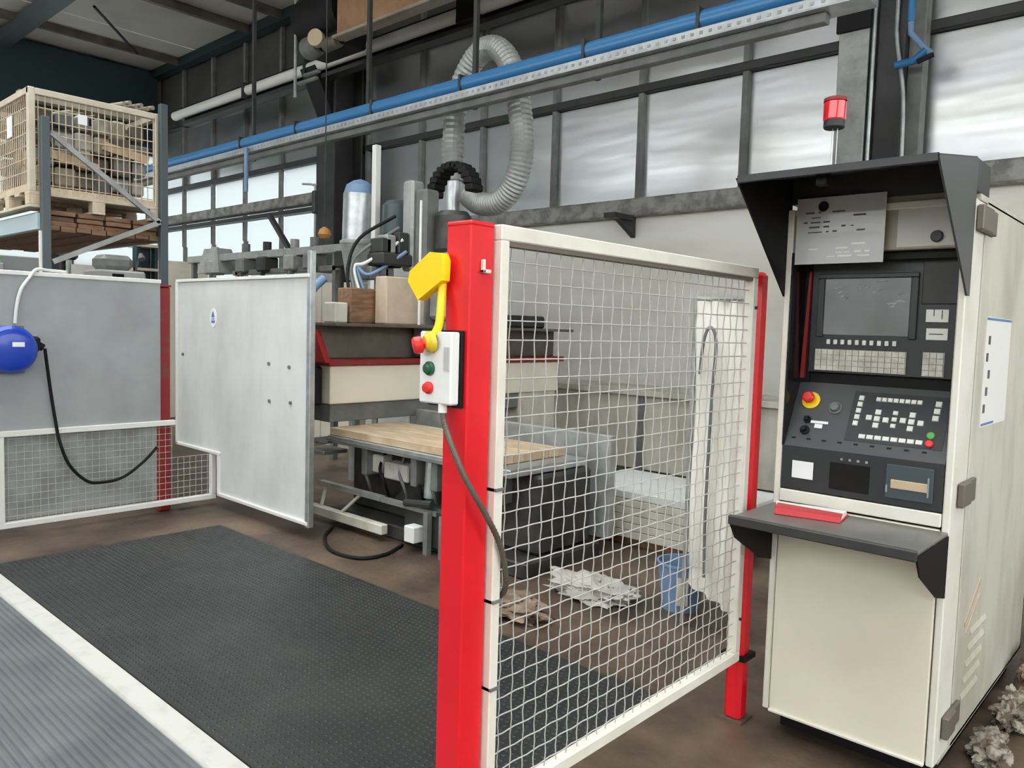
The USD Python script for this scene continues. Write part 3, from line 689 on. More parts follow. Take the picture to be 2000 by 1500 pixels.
solo('rag', crumple((-0.535, 3.58, 0.05), (0.06, 0.16, 0.055), 1), 'cloth_mixed', 'pale crumpled rag on the floor in the middle of the row beside the cabinet', 'rag')
solo('rag', crumple((-0.53, 4.06, 0.08), (0.06, 0.18, 0.09), 2), 'cloth_brown', 'brown crumpled rag lying behind the pale one', 'rag')
solo('rag', crumple((-0.49, 4.62, 0.12), (0.09, 0.18, 0.22), 3), 'cloth_brown', 'dark heap of rags furthest along the cabinet side', 'rag')
solo('rag', crumple((-0.54, 3.20, 0.03), (0.06, 0.13, 0.045), 4), 'cloth_mixed', 'flat crumpled rag nearest the viewer beside the cabinet', 'rag')

# ================================================================== LEFT FENCE, GATE, REEL
gp = thing('sheet_fence', 'grey sheet metal fence panel carrying the blue hose reel', 'fence panel', (-6.0, 1.5, 0.06))
part(gp, 'sheet', bx(-6.015, -5.995, 0.3, 2.595, 0.70, 1.758), 'grey_sheet')
part(gp, 'top_cap', bx(-6.03, -5.985, 0.3, 2.60, 1.755, 1.785, 0.004), 'white_rail')
part(gp, 'middle_rail', bx(-6.02, -5.97, 0.3, 2.70, 0.675, 0.715, 0.004), 'white_rail')
part(gp, 'bottom_rail', bx(-6.02, -5.97, 0.3, 3.03, 0.055, 0.095, 0.004), 'white_rail')
part(gp, 'end_rail', bx(-6.02, -5.97, 2.99, 3.03, 0.095, 0.42, 0.004), 'white_rail')
part(gp, 'upright', bx(-6.02, -5.97, 1.515, 1.55, 0.095, 0.675, 0.004), 'white_rail')
part(gp, 'backing_sheet', bx(-6.035, -6.03, 0.3, 2.58, 0.10, 0.68), 'galv_dull')
ws = []
for i, y in enumerate(np.arange(0.33, 2.985, 0.048)):
    ws.append(crimped((-6.0, y, 0.09), (-6.0, y, 0.68 if y < 2.7 else 0.42), 0.10, 0.0022, 1 if i % 2 else -1))
for i, z in enumerate(np.arange(0.13, 0.66, 0.048)):
    ws.append(crimped((-6.0, 0.3, z), (-6.0, 2.985 if z < 0.42 else 2.68, z), 0.10, 0.0022, -1 if i % 2 else 1))
part(gp, 'wire_mesh', ws, 'wire_white', kind='stuff', smooth=True)
p3 = thing('fence_post', 'dull red post between the grey sheet panel and the white gate', 'post', (-6.07, 2.645, 0))
part(p3, 'tube', bx(-6.11, -6.03, 2.600, 2.690, 0.0, 1.735, 0.012), 'red_rusty')
part(p3, 'cap', bx(-6.115, -6.025, 2.595, 2.695, 1.735, 1.75, 0.004), 'red_rusty')
wg = thing('sheet_gate', 'white L-shaped sheet metal gate with a small blue sticker', 'gate', (-5.6, 3.0, 0.1))
part(wg, 'sheet', prism([(-6.60, 1.812), (-4.60, 1.812), (-4.60, 0.115), (-5.862, 0.115), (-5.862, 0.437), (-6.60, 0.437)], 'y', 3.005, 3.02), 'white_sheet')
part(wg, 'top_rail', bx(-6.60, -4.60, 2.985, 3.035, 1.800, 1.825, 0.004), 'white_rail')
part(wg, 'step_rail', bx(-6.60, -5.85, 2.985, 3.035, 0.425, 0.450, 0.004), 'white_rail')
part(wg, 'bottom_rail', bx(-5.875, -4.60, 2.985, 3.035, 0.098, 0.125, 0.004), 'white_rail')
part(wg, 'end_post', bx(-4.632, -4.588, 2.99, 3.034, 0.085, 1.98, 0.004), 'galv')
part(wg, 'hinge_rail', bx(-6.61, -6.57, 2.985, 3.035, 0.43, 1.81, 0.004), 'white_rail')
part(wg, 'inner_rail', bx(-5.88, -5.855, 2.985, 3.035, 0.11, 0.43, 0.004), 'white_rail')
th = np.linspace(0, 2 * np.pi, 24, endpoint=False)
stk = part(wg, 'sticker', prism([(-5.971 + 0.052 * math.cos(a), 1.512 + 0.075 * math.sin(a)) for a in th], 'y', 3.001, 3.005), 'label_white', label='oval white sticker with a blue figure')
part(stk, 'symbol', [prism([(-5.996, 1.515), (-5.948, 1.515), (-5.955, 1.54), (-5.972, 1.565), (-5.988, 1.54)], 'y', 2.999, 3.001), bx(-5.998, -5.942, 2.999, 3.001, 1.470, 1.490), bx(-5.99, -5.95, 2.999, 3.001, 1.498, 1.506)], 'blue_ink')
for x, z in ((-5.13, 1.19), (-4.86, 1.18), (-5.12, 0.92), (-4.84, 0.93), (-6.5, 1.2)):
    part(wg, 'bolt', cyl((x, 3.005, z), (x, 2.994, z), 0.013, 10), 'steel_mid')
hr = thing('hose_reel', 'bright blue round cable reel mounted on the grey sheet panel', 'reel', (-6.0, 1.6, 1.26))
part(hr, 'housing', lathe([(0, 0), (0, 0.13), (0.02, 0.155), (0.14, 0.155), (0.17, 0.135), (0.185, 0.10), (0.185, 0)], (-5.982, 1.565, 1.265), (1, 0, 0), 36), 'blue_reel')
part(hr, 'label', bx(-5.798, -5.795, 1.56, 1.63, 1.285, 1.315), 'label_white')
part(hr, 'guide', [bx(-5.96, -5.86, 1.69, 1.745, 1.25, 1.35, 0.015), cyl((-5.91, 1.745, 1.29), (-5.91, 1.77, 1.275), 0.025, 14)], 'black')
part(hr, 'wall_bracket', bx(-5.994, -5.982, 1.45, 1.68, 1.10, 1.42, 0.003), 'steel_mid')
cb2 = thing('reel_cable', 'black cable hanging from the blue reel to the floor', 'cable', (-5.95, 1.8, 0.3))
part(cb2, 'sheath', tube(arc_path([(-5.91, 1.782, 1.268), (-5.93, 1.80, 1.15), (-5.955, 1.83, 0.95), (-5.96, 1.86, 0.74), (-5.955, 1.88, 0.62), (-5.955, 1.94, 0.45), (-5.955, 2.05, 0.325), (-5.955, 2.15, 0.30), (-5.955, 2.30, 0.32), (-5.955, 2.45, 0.42), (-5.955, 2.55, 0.52)], 8), 0.011, 8), 'black')
wc = thing('white_cable', 'thin white cable arching over the grey panel above the reel', 'cable', (-5.98, 1.6, 1.4))
part(wc, 'sheath', tube(arc_path([(-5.975, 1.625, 1.435), (-5.97, 1.635, 1.55), (-5.965, 1.66, 1.66), (-5.97, 1.71, 1.74), (-5.985, 1.76, 1.80), (-6.005, 1.84, 1.80), (-6.015, 1.95, 1.798)], 8), 0.011, 8), 'white_rail')

# ================================================================== PALLET RACK WITH CRATE
rk = thing('pallet_rack', 'slate blue pallet rack behind the grey panel', 'rack', (-7.5, 2.6, 0))
for y in (2.13, 3.06):
    part(rk, 'upright', bx(-7.035, -6.975, y - 0.032, y + 0.032, 0, 3.05 if y < 2.5 else 3.35, 0.004), 'slate')
for y in (2.13, 3.06):
    part(rk, 'upright', bx(-9.84, -9.76, y - 0.045, y + 0.045, 0, 3.2, 0.004), 'slate')
for y in (2.10, 3.09):
    part(rk, 'beam', bx(-9.76, -7.04, y - 0.025, y + 0.025, 2.17, 2.30, 0.004), 'rack_beam')
part(rk, 'brace', bar((-6.985, 2.17, 2.93), (-6.985, 3.02, 2.33), 0.03, 0.04), 'galv_dull')
part(rk, 'brace', bar((-6.985, 3.02, 2.33), (-6.985, 2.17, 1.92), 0.03, 0.04), 'galv_dull')
part(rk, 'lit_flange_strip', bx(-7.03, -6.99, 2.085, 2.099, 0, 2.16), 'white_rail')  # light on the slate upright's flange, put in as a white strip
for k in range(8):
    y = 2.14 + 0.118 * k
    part(rk, 'deck_plank', bx(-9.7, -7.06, y, y + 0.108, 2.18 - 0.008 * (k % 2), 2.215), 'wood_brown')
bd = thing('board_stack', 'stack of rough brown boards under the pallet on the rack', 'boards', (-8.0, 2.6, 2.215))
for k in range(3):
    for j in range(4):
        y0 = 2.16 + 0.225 * j + rng.uniform(0, 0.012)
        part(bd, 'board', bx(-8.8 + rng.uniform(-.1, .1), -7.08 + rng.uniform(-0.02, 0.02), y0, y0 + 0.205, 2.217 + 0.042 * k, 2.254 + 0.042 * k, 0.003), 'wood_brown')
pl = thing('wooden_pallet', 'pale wooden pallet carrying the mesh crate on the rack', 'pallet', (-7.6, 2.55, 2.345))
for y in (2.03, 2.50, 2.97):
    for x in (-8.2, -7.68, -7.16):
        part(pl, 'block', bx(x, x + 0.1, y, y + 0.1, 2.367, 2.445, 0.003), 'wood_light')
for y in (2.03, 2.50, 2.97):
    part(pl, 'runner', bx(-8.22, -7.06, y, y + 0.1, 2.345, 2.367, 0.003), 'wood_pale')
for x in (-8.22, -7.97, -7.70, -7.43, -7.17):
    part(pl, 'deck_board', bx(x, x + 0.11, 2.03, 3.07, 2.445, 2.47, 0.003), 'wood_pale')
ct = thing('mesh_crate', 'tall wood-framed crate of wire and slats on the pallet', 'crate', (-7.6, 2.55, 2.47))
Z0, Z1 = 2.472, 3.275
for x in (-8.18, -7.09):
    for y in (2.035, 3.02):
        part(ct, 'corner_post', bx(x - 0.025, x + 0.025, y, y + 0.05, Z0, Z1, 0.004), 'wood_pale')
for y in (2.035, 3.02):
    part(ct, 'top_rail', bx(-8.2, -7.07, y, y + 0.05, Z1 - 0.05, Z1 + 0.003, 0.004), 'wood_pale')
for x in (-8.18, -7.09):
    part(ct, 'top_rail', bx(x - 0.025, x + 0.025, 2.085, 3.02, Z1 - 0.05, Z1, 0.004), 'wood_pale')
for y in (2.04, 3.03):
    part(ct, 'bottom_rail', bx(-8.15, -7.12, y, y + 0.03, Z0, Z0 + 0.05, 0.003), 'wood_light')
part(ct, 'bottom_rail', bx(-7.115, -7.085, 2.09, 3.02, Z0, Z0 + 0.05, 0.003), 'wood_light')
cw = []
for y in np.arange(2.11, 3.02, 0.05):
    cw.append(cyl((-7.085, y, Z0 + 0.02), (-7.085, y, Z1 - 0.02), 0.0045, 6))
for z in np.arange(Z0 + 0.06, Z1 - 0.03, 0.1):
    cw.append(cyl((-7.085, 2.06, z), (-7.085, 3.04, z), 0.0045, 6))
for x in np.arange(-8.13, -7.1, 0.05):
    cw.append(cyl((x, 2.055, Z0 + 0.02), (x, 2.055, Z1 - 0.02), 0.0045, 6))
for z in np.arange(Z0 + 0.06, Z1 - 0.03, 0.1):
    cw.append(cyl((-8.16, 2.055, z), (-7.1, 2.055, z), 0.0045, 6))
part(ct, 'wire_grid', cw, 'wood_light', kind='stuff')
solo('cardboard_panel', bx(-8.12, -7.16, 2.12, 2.99, 2.474, 2.52, 0.01), 'wood_orange', 'brown board lying flat at the bottom of the mesh crate', 'board')
cs = thing('crate_load', 'dusty grey castings and planks packed inside the mesh crate', 'castings', (-7.6, 2.55, 2.56))
for k in range(44):
    col = k % 11; row = k // 11
    if col < 6:
        y = 2.17 + 0.15 * col; x = -7.20 - 0.06 * rng.random()
    else:
        y = 2.14 + 0.05 * rng.random(); x = -7.36 - 0.17 * (col - 6)
    z = 2.612 + 0.155 * row + 0.02 * rng.random()
    hx, hy, hz = rng.uniform(0.05, 0.08), rng.uniform(0.05, 0.085), rng.uniform(0.05, 0.085)
    part(cs, 'casting', bx(x - hx, x + hx, y - hy, y + hy, z - hz, z + hz, 0.015), ('dust', 'steel_mid', 'panel_brown', 'galv_dull', 'steel_brown')[(k * 7 + row) % 5])
part(cs, 'core', bx(-8.05, -7.32, 2.25, 2.95, 2.525, 3.12, 0.03), 'steel_brown')
part(cs, 'plank', bar((-7.115, 2.60, 2.93), (-7.115, 2.98, 2.87), 0.02, 0.07), 'wood_board')
part(cs, 'plank', bar((-7.115, 2.17, 2.80), (-7.115, 2.56, 2.73), 0.02, 0.07), 'wood_board')
solo('delivery_note', bx(-7.082, -7.079, 2.40, 2.47, 3.06, 3.14), 'label_white', 'white slip of paper on the right face of the crate', 'paper slip')
solo('delivery_note', bx(-7.66, -7.52, 2.045, 2.049, 2.95, 3.12), 'label_white', 'white paper sheet on the front face of the crate', 'paper slip')
solo('steel_rods', [cyl((-9.5, 2.2 + 0.06 * k, 3.36 + 0.02 * (k % 2)), (-7.3, 2.85 + 0.05 * k, 3.36 + 0.02 * (k % 2)), 0.02, 8) for k in range(6)] + [bx(-9.4, -9.3, 2.1, 3.1, 3.28, 3.345), bx(-7.6, -7.5, 2.1, 3.1, 3.28, 3.345)], 'panel_brown', 'bundle of dark rods lying across the top of the crate', 'rods')

# ================================================================== THE ROUTER MACHINE
mc = thing('router_machine', 'large gantry router with cream beam and aluminium table behind the fence', 'machine', (-4.5, 4.2, 0))
# bed
part(mc, 'bed', bx(-4.95, -3.05, 3.62, 4.15, 0.10, 0.60, 0.02), 'black_machine')
part(mc, 'base_plate', bx(-5.0, -3.0, 3.45, 4.2, 0.0, 0.10, 0.01), 'black_machine')
tb = part(mc, 'table', bx(-4.97, -3.10, 3.40, 4.15, 0.605, 0.655, 0.004), 'galv')
part(tb, 'tee_slot', [bx(-4.97, -3.10, 3.394, 3.402, 0.622, 0.630)], 'steel_mid')
for x in (-4.6, -4.05, -3.84, -3.3):
    part(mc, 'table_bracket', bx(x - 0.03, x + 0.03, 3.46, 3.62, 0.40, 0.605, 0.006), 'steel_mid')
part(mc, 'valve_block', bx(-4.42, -4.15, 3.50, 3.62, 0.40, 0.52, 0.01), 'dust')
part(mc, 'valve_block', bx(-4.62, -4.46, 3.52, 3.62, 0.42, 0.55, 0.01), 'cream_dirty')
part(mc, 'cylinder', lathe([(0, 0), (0, 0.04), (0.25, 0.04), (0.25, 0)], (-3.92, 3.5, 0.34), (0, 0.05, 1), 16), 'galv')
for k, x in enumerate((-4.7, -4.5, -4.28, -4.1, -3.97, -3.7, -3.5)):
    part(mc, 'hose', tube(arc_path([(x, 3.58, 0.56), (x + 0.04, 3.50, 0.46), (x + 0.10, 3.50, 0.36), (x + 0.05, 3.58, 0.24)], 6), 0.012, 8), 'black' if k % 2 else 'steel_mid')
part(mc, 'slide_rail', bar((-5.05, 3.40, 0.285), (-4.30, 3.40, 0.285), 0.05, 0.035), 'galv')
part(mc, 'slide_rail', bar((-4.30, 3.41, 0.278), (-3.75, 3.43, 0.27), 0.05, 0.03), 'steel_mid')
part(mc, 'rail_stay', bar((-4.98, 3.40, 0.27), (-4.98, 3.36, 0.12), 0.018, 0.018, (1, 0, 0)), 'cream_dirty')
part(mc, 'rail_stay', bar((-4.55, 3.40, 0.27), (-4.72, 3.36, 0.12), 0.018, 0.018, (0, 1, 0)), 'cream_dirty')
part(mc, 'kick_bar', bx(-5.3, -4.22, 3.33, 3.39, 0.05, 0.12, 0.006), 'cream_dirty')
part(mc, 'junction_box', bx(-3.98, -3.88, 3.33, 3.42, 0.06, 0.17, 0.006), 'white_rail')
part(mc, 'pedal', [bx(-4.1, -3.70, 3.42, 3.56, 0.02, 0.30, 0.02), cyl((-4.05, 3.40, 0.30), (-3.78, 3.40, 0.33), 0.025, 10)], 'steel_dark')
for x in (-3.80, -3.65):
    part(mc, 'stand_leg', bx(x - 0.02, x + 0.02, 3.36, 3.40, 0.0, 0.28), 'steel_mid')
part(mc, 'end_tray', bx(-5.25, -4.99, 3.38, 3.60, 0.50, 0.53, 0.004), 'galv')
part(mc, 'end_tray', bx(-5.25, -4.99, 3.38, 3.60, 0.585, 0.60, 0.004), 'steel_mid')
# gantry beam along Y
GX0, GX1 = -5.35, -5.0
part(mc, 'beam_box', bx(GX0, GX1, 3.44, 6.15, 0.88, 1.175, 0.008), 'cream')
part(mc, 'beam_ledge', bx(GX0, GX1 + 0.04, 3.40, 6.2, 1.178, 1.225, 0.006), 'red_rusty', label='red strip along the beam')
part(mc, 'beam_back', bx(GX0, GX1 - 0.10, 3.40, 6.2, 1.225, 1.49, 0.006), 'steel_brown')
part(mc, 'beam_cap', bx(GX0, GX1 + 0.15, 3.38, 6.2, 1.475, 1.50, 0.004), 'steel_brown')
part(mc, 'end_cover', prism([(-5.33, 1.20), (-4.95, 1.20), (-5.10, 1.44), (-5.33, 1.47)], 'y', 3.36, 3.41), 'red_rusty', label='red end cover')
part(mc, 'end_motor', [bx(-5.28, -5.06, 3.32, 3.42, 0.87, 1.17, 0.02), cyl((-5.17, 3.42, 0.98), (-5.17, 3.28, 0.98), 0.09, 20)], 'black')
part(mc, 'dust_skirt', bx(-5.25, -5.03, 3.46, 6.1, 0.74, 0.875, 0.004), 'steel_mid')
part(mc, 'gantry_leg', bx(GX0, GX1 - 0.02, 5.6, 6.15, 0.0, 0.90, 0.01), 'cream_dirty')
part(mc, 'rear_panel', bx(-4.99, -3.0, 4.28, 4.34, 0.10, 0.80, 0.005), 'galv_dull')
# carriage and spindle on the beam
sd = part(mc, 'spindle', [bx(-5.08, -4.94, 4.30, 4.46, 1.24, 2.62, 0.02)], 'steel_mid')
part(sd, 'cover', bx(-5.22, -5.085, 4.28, 4.42, 1.95, 2.70, 0.02), 'galv_dull')
part(mc, 'carriage_plate', bx(-5.10, -4.95, 3.92, 4.75, 1.50, 1.88, 0.01), 'tan_casting')
part(mc, 'cable_chain', [bx(x - 0.045, x + 0.045, 4.42, 4.56, z - 0.03, z + 0.03, 0.012) for x, z in [(-5.05 + 0.24 * (1 - math.cos(a)), 2.55 + 0.26 * math.sin(a)) for a in np.linspace(0.2, 2.9, 13)]], 'black')
part(mc, 'top_motor', lathe([(0, 0), (0, 0.13), (0.03, 0.15), (0.3, 0.15), (0.34, 0.12), (0.34, 0)], (-4.82, 4.5, 2.1), (0, 0, 1), 24), 'black_machine')
part(mc, 'tool_head', [bx(-4.95, -4.72, 4.35, 4.62, 1.55, 2.1, 0.03), cyl((-4.83, 4.48, 1.28), (-4.83, 4.48, 1.56), 0.05, 16)], 'galv_dull')
part(mc, 'side_cabinet', bx(-5.30, -5.12, 3.70, 3.96, 1.50, 1.78, 0.01), 'wood_brown')
part(mc, 'side_cabinet', bx(-5.28, -5.12, 3.56, 3.68, 1.50, 1.66, 0.01), 'cream_dirty')
part(mc, 'vacuum_pipe', tube(arc_path([(-5.5, 3.55, 1.50), (-5.5, 3.55, 1.68), (-5.5, 3.62, 1.78), (-5.48, 3.7, 1.86)], 6), 0.035, 12), 'blue_pale')
part(mc, 'filter_bowl', lathe([(0, 0), (0, 0.04), (0.02, 0.055), (0.16, 0.055), (0.19, 0.03), (0.19, 0)], (-5.43, 3.46, 1.50), (0, 0, 1), 18), 'rack_beam')
part(mc, 'manifold', [bx(-5.30, -5.08, 3.98, 4.30, 1.98, 2.08, 0.015), bx(-5.28, -5.12, 4.0, 4.10, 2.08, 2.20, 0.01), bx(-5.28, -5.10, 4.16, 4.27, 2.08, 2.26, 0.01)], 'steel_dark')
part(mc, 'manifold_post', bx(-5.28, -5.20, 4.05, 4.13, 1.50, 1.98), 'steel_mid')
part(mc, 'rear_motor', [bx(-5.32, -5.05, 5.1, 6.0, 1.50, 1.62, 0.02), bx(-5.3, -5.1, 5.15, 5.45, 1.62, 2.0, 0.02)], 'steel_dark')
for k in range(4):
    part(mc, 'air_hose', tube(arc_path([(-5.2 + 0.05 * k, 4.2, 2.4 - 0.1 * k), (-5.35 + 0.05 * k, 3.95, 2.2 - 0.1 * k), (-5.3, 3.8 + 0.03 * k, 1.95), (-5.2, 3.75 + 0.05 * k, 1.7), (-5.2, 3.78, 1.5)], 6), 0.014, 8), ('black', 'steel_mid', 'white_rail', 'blue_pale')[k])
for k in range(6):
    part(mc, 'pneumatic_unit', bx(-5.34 + 0.04 * (k % 3), -5.20 + 0.04 * (k % 3), 3.95 + 0.05 * k, 4.05 + 0.05 * k, 1.86 + 0.11 * (k % 3), 1.97 + 0.13 * (k % 3), 0.012), ('steel_mid', 'black', 'galv_dull')[k % 3])

wk = thing('wood_workpiece', 'pale brown wooden board lying on the machine table', 'board', (-4.0, 3.75, 0.655))
for k in range(4):
    part(wk, 'plank', bx(-4.98, -3.25, 3.43 + 0.17 * k, 3.43 + 0.17 * k + 0.166, 0.657, 0.712 - 0.004 * (k % 2), 0.003), 'wood_board')

# extraction: silver drum, hose, posts
dd = thing('dust_drum', 'silver cylindrical extraction drum behind the router beam', 'drum', (-6.1, 4.5, 2.06))
part(dd, 'drum_body', lathe([(0, 0.10), (0.30, 0.155), (0.34, 0.165), (0.36, 0.150), (0.80, 0.150), (0.88, 0.12), (0.92, 0.06), (0.93, 0)], (-6.13, 4.5, 1.90), (0.03, 0, 1), 32), 'galv')
part(dd, 'hoop', lathe([(0.33, 0.150), (0.34, 0.172), (0.365, 0.172), (0.375, 0.150)], (-6.13, 4.5, 1.90), (0.03, 0, 1), 32), 'galv_dull')
part(dd, 'cap', lathe([(0.80, 0.150), (0.88, 0.125), (0.92, 0.065), (0.94, 0)], (-6.127, 4.5, 1.903), (0.03, 0, 1), 32), 'blue_pale')
part(dd, 'support_leg', cyl((-6.14, 4.5, 0), (-6.14, 4.5, 1.95), 0.05, 12), 'galv_dull')
fh = thing('extraction_hose', 'grey ribbed extraction hose looping over the router', 'hose', (-4.6, 5.4, 2.5))
hp = arc_path([(-4.86, 5.3, 2.55), (-5.9, 5.5, 2.95), (-5.92, 5.5, 3.35), (-5.86, 5.5, 3.80), (-5.62, 5.5, 4.12), (-5.36, 5.5, 4.15), (-5.14, 5.5, 3.92), (-5.02, 5.5, 3.5), (-4.98, 5.5, 3.15), (-5.06, 5.5, 2.86), (-5.25, 5.5, 2.70), (-5.5, 5.5, 2.70), (-5.68, 5.5, 2.80)][1:], 16)
hr_ = 0.105 + 0.010 * (np.arange(len(hp)) % 2)
part(fh, 'corrugated_tube', tube(hp, hr_, 16), 'hose_grey', smooth=20)
part(fh, 'rigid_pipe', cyl((-5.9, 5.5, 2.30), (-5.9, 5.5, 3.62), 0.085, 20), 'galv')
part(fh, 'collar', cyl((-5.9, 5.5, 2.96), (-5.9, 5.5, 3.06), 0.115, 20), 'galv_dull')
part(fh, 'support_leg', cyl((-5.9, 5.5, 0.0), (-5.9, 5.5, 2.32), 0.05, 12), 'steel_mid')
ps = thing('machine_post', 'plain white square post between the drum and the spindle', 'post', (-5.86, 4.5, 0))
part(ps, 'tube', bx(-5.89, -5.83, 4.47, 4.53, 0.0, 3.12, 0.004), 'white_rail')
part(ps, 'foot_plate', bx(-5.95, -5.77, 4.41, 4.59, 0, 0.012), 'steel_mid')
part(ps, 'cross_arm', bx(-5.83, -5.3, 4.48, 4.52, 2.22, 2.28, 0.004), 'steel_dark')
solo('blue_canister', lathe([(0, 0), (0, 0.13), (0.02, 0.14), (0.26, 0.14), (0.30, 0.10), (0.30, 0)], (-5.6, 4.55, 2.30), (0, 0, 1), 24), 'slate', 'slate blue canister held beside the white post', 'canister')
rod = thing('thin_post', 'thin white upright rod left of the spindle cover', 'rod', (-4.88, 4.2, 1.5))
part(rod, 'tube', cyl((-4.88, 4.2, 1.502), (-4.88, 4.2, 2.50), 0.011, 10), 'white_rail')

# ------------------------------------------------------------------ seen through the mesh
lc = thing('storage_bench', 'long grey bench against the far wall behind the fence mesh', 'bench', (-3.5, 7.0, 0))
part(lc, 'worktop', bx(-5.6, -1.9, 6.6, 7.3, 0.86, 0.92, 0.006), 'cream_dirty')
part(lc, 'front', bx(-5.55, -1.95, 6.66, 6.70, 0.12, 0.86, 0.004), 'cream_dirty')
for x in (-5.5, -4.3, -3.1, -2.0):
    part(lc, 'leg', bx(x - 0.03, x + 0.03, 6.62, 6.68, 0, 0.86), 'steel_mid')
wd = thing('plastic_drape', 'white plastic sheet hanging from a rail behind the far end of the mesh', 'drape', (-1.8, 3.5, 0))
zz = np.linspace(0.12, 1.66, 24); ww = np.linspace(0, 1, 25)
V = []
for s_ in (0, 1):
    for z in zz:
        for w in ww:
            V.append((-1.97 + 0.29 * w, 3.52 + 0.03 * math.cos(w * 21 + z * 1.3) * (0.4 + 0.6 * w) + 0.006 * s_ + 0.012 * math.sin(z * 7 + w * 3), z + 0.10 * (1 - w) * (z < 0.3)))
V = np.array(V); n1 = len(zz) * len(ww); F = []
for s_ in (0, 1):
    for i in range(len(zz) - 1):
        for j in range(len(ww) - 1):
            a = s_ * n1 + i * len(ww) + j; q = [a, a + 1, a + len(ww) + 1, a + len(ww)]
            q = q if s_ == 0 else q[::-1]
            F += [[q[0], q[1], q[2]], [q[0], q[2], q[3]]]
part(wd, 'sheet', trimesh.Trimesh(V, F, process=False), 'wall_cream', smooth=True)
part(wd, 'top_rail', cyl((-1.99, 3.53, 1.67), (-1.66, 3.53, 1.67), 0.012, 10), 'galv_dull')
for x in (-1.99, -1.67):
    part(wd, 'upright', cyl((x, 3.53, 0), (x, 3.53, 1.67), 0.012, 10), 'galv_dull')
part(wd, 'hanging_cord', tube(arc_path([(-1.915, 3.46, 1.30), (-1.90, 3.46, 1.47), (-1.868, 3.46, 1.53), (-1.835, 3.46, 1.45), (-1.845, 3.46, 1.15), (-1.85, 3.46, 0.6), (-1.84, 3.46, 0.3)], 8), 0.008, 8), 'steel_mid')
pw = thing('panel_stack', 'low stack of pale sheets on the floor behind the mesh', 'stack', (-3.0, 4.9, 0))
for k in range(6):
    part(pw, 'sheet', bx(-3.55 + rng.uniform(0, .03), -2.25 + rng.uniform(0, .03), 4.55, 5.3 + rng.uniform(0, .03), 0.06 + 0.055 * k, 0.112 + 0.055 * k, 0.003), 'white_sheet' if k == 5 else 'cream_dirty')
for y in (4.6, 5.15):
    part(pw, 'bearer', bx(-3.5, -2.3, y, y + 0.08, 0, 0.06), 'wood_brown')
bu = thing('blue_bucket', 'blue plastic bucket on the floor behind the mesh', 'bucket', (-2.13, 3.75, 0))
part(bu, 'shell', lathe([(0.0, 0.0), (0.0, 0.10), (0.24, 0.13), (0.25, 0.137), (0.26, 0.137), (0.26, 0.125), (0.02, 0.095), (0.02, 0)], (-2.13, 3.75, 0.0), (0, 0, 1), 28), 'blue_pale')
part(bu, 'label', hull([(-2.13 + 0.128 * math.cos(a), 3.75 + 0.128 * math.sin(a), z) for a in (-1.25, -1.0, -0.75) for z in (0.05, 0.20)] + [(-2.13 + 0.10 * math.cos(-1.0), 3.75 + 0.10 * math.sin(-1.0), z) for z in (0.05, 0.20)]), 'wood_pale')
ml = [(-2.75, 3.02, 'cloth_brown', 'brown dusty heap on the floor right of the machine'), (-2.60, 3.55, 'dust', 'pale grey dust heap at the machine foot')]
for k, (x, y, m, lb) in enumerate(ml):
    solo('dust_heap', crumple((x, y, 0.03), (0.25, 0.13, 0.07), 20 + k), m, lb, 'dust heap')

# ================================================================== FAR LEFT BACKGROUND
def cabinet(name, label, cat, x0, x1, y0, y1, h, m, doors=2, z0=0.0):
    t = thing(name, label, cat, ((x0 + x1) / 2, (y0 + y1) / 2, z0))
    part(t, 'body', bx(x0, x1, y0 + 0.02, y1, z0, h, 0.01), m)
    w = (x1 - x0) / doors
    for k in range(doors):
        d = part(t, 'door', bx(x0 + w * k + 0.01, x0 + w * (k + 1) - 0.01, y0, y0 + 0.02, z0 + 0.05, h - 0.04, 0.004), m)
        part(d, 'handle', bx(x0 + w * k + 0.04, x0 + w * k + 0.07, y0 - 0.02, y0, (z0 + h) / 2, (z0 + h) / 2 + 0.12), 'steel_mid')
    return t


cabinet('storage_cabinet', 'white storage cabinet seen under the rack near the red post', 'cabinet', -11.4, -10.2, 5.5, 6.1, 2.05, 'white_sheet')
cabinet('storage_cabinet', 'wide pale cabinet seen under the rack between its uprights', 'cabinet', -13.6, -11.7, 5.1, 5.8, 2.35, 'cream', 3)
cabinet('storage_cabinet', 'grey cabinet in the distance left of the near rack upright', 'cabinet', -14.5, -12.6, 3.2, 3.9, 2.3, 'grey_sheet')
cabinet('machine_cabinet', 'white machine enclosure above the gate at its left end', 'enclosure', -9.9, -8.9, 5.5, 6.2, 2.15, 'white_sheet', 1)
cabinet('machine_cabinet', 'low cream enclosure above the middle of the gate', 'enclosure', -8.8, -7.6, 5.5, 6.2, 1.98, 'cream', 2)
cabinet('machine_cabinet', 'pale enclosure above the right end of the gate', 'enclosure', -7.3, -6.5, 5.5, 6.2, 2.15, 'white_sheet', 1)
fr_ = thing('saw_frame', 'grey steel machine frame of rails and posts beyond the white gate', 'machine', (-8.5, 5.0, 0))
part(fr_, 'rail', bx(-10.6, -6.4, 4.96, 5.06, 2.25, 2.34, 0.006), 'galv_dull')
part(fr_, 'rail', bx(-9.4, -6.6, 4.98, 5.04, 2.06, 2.12, 0.006), 'steel_mid')
for x in (-10.5, -9.3, -8.1, -7.2, -6.5):
    part(fr_, 'post', bx(x - 0.03, x + 0.03, 4.98, 5.04, 0, 2.25), 'steel_mid')
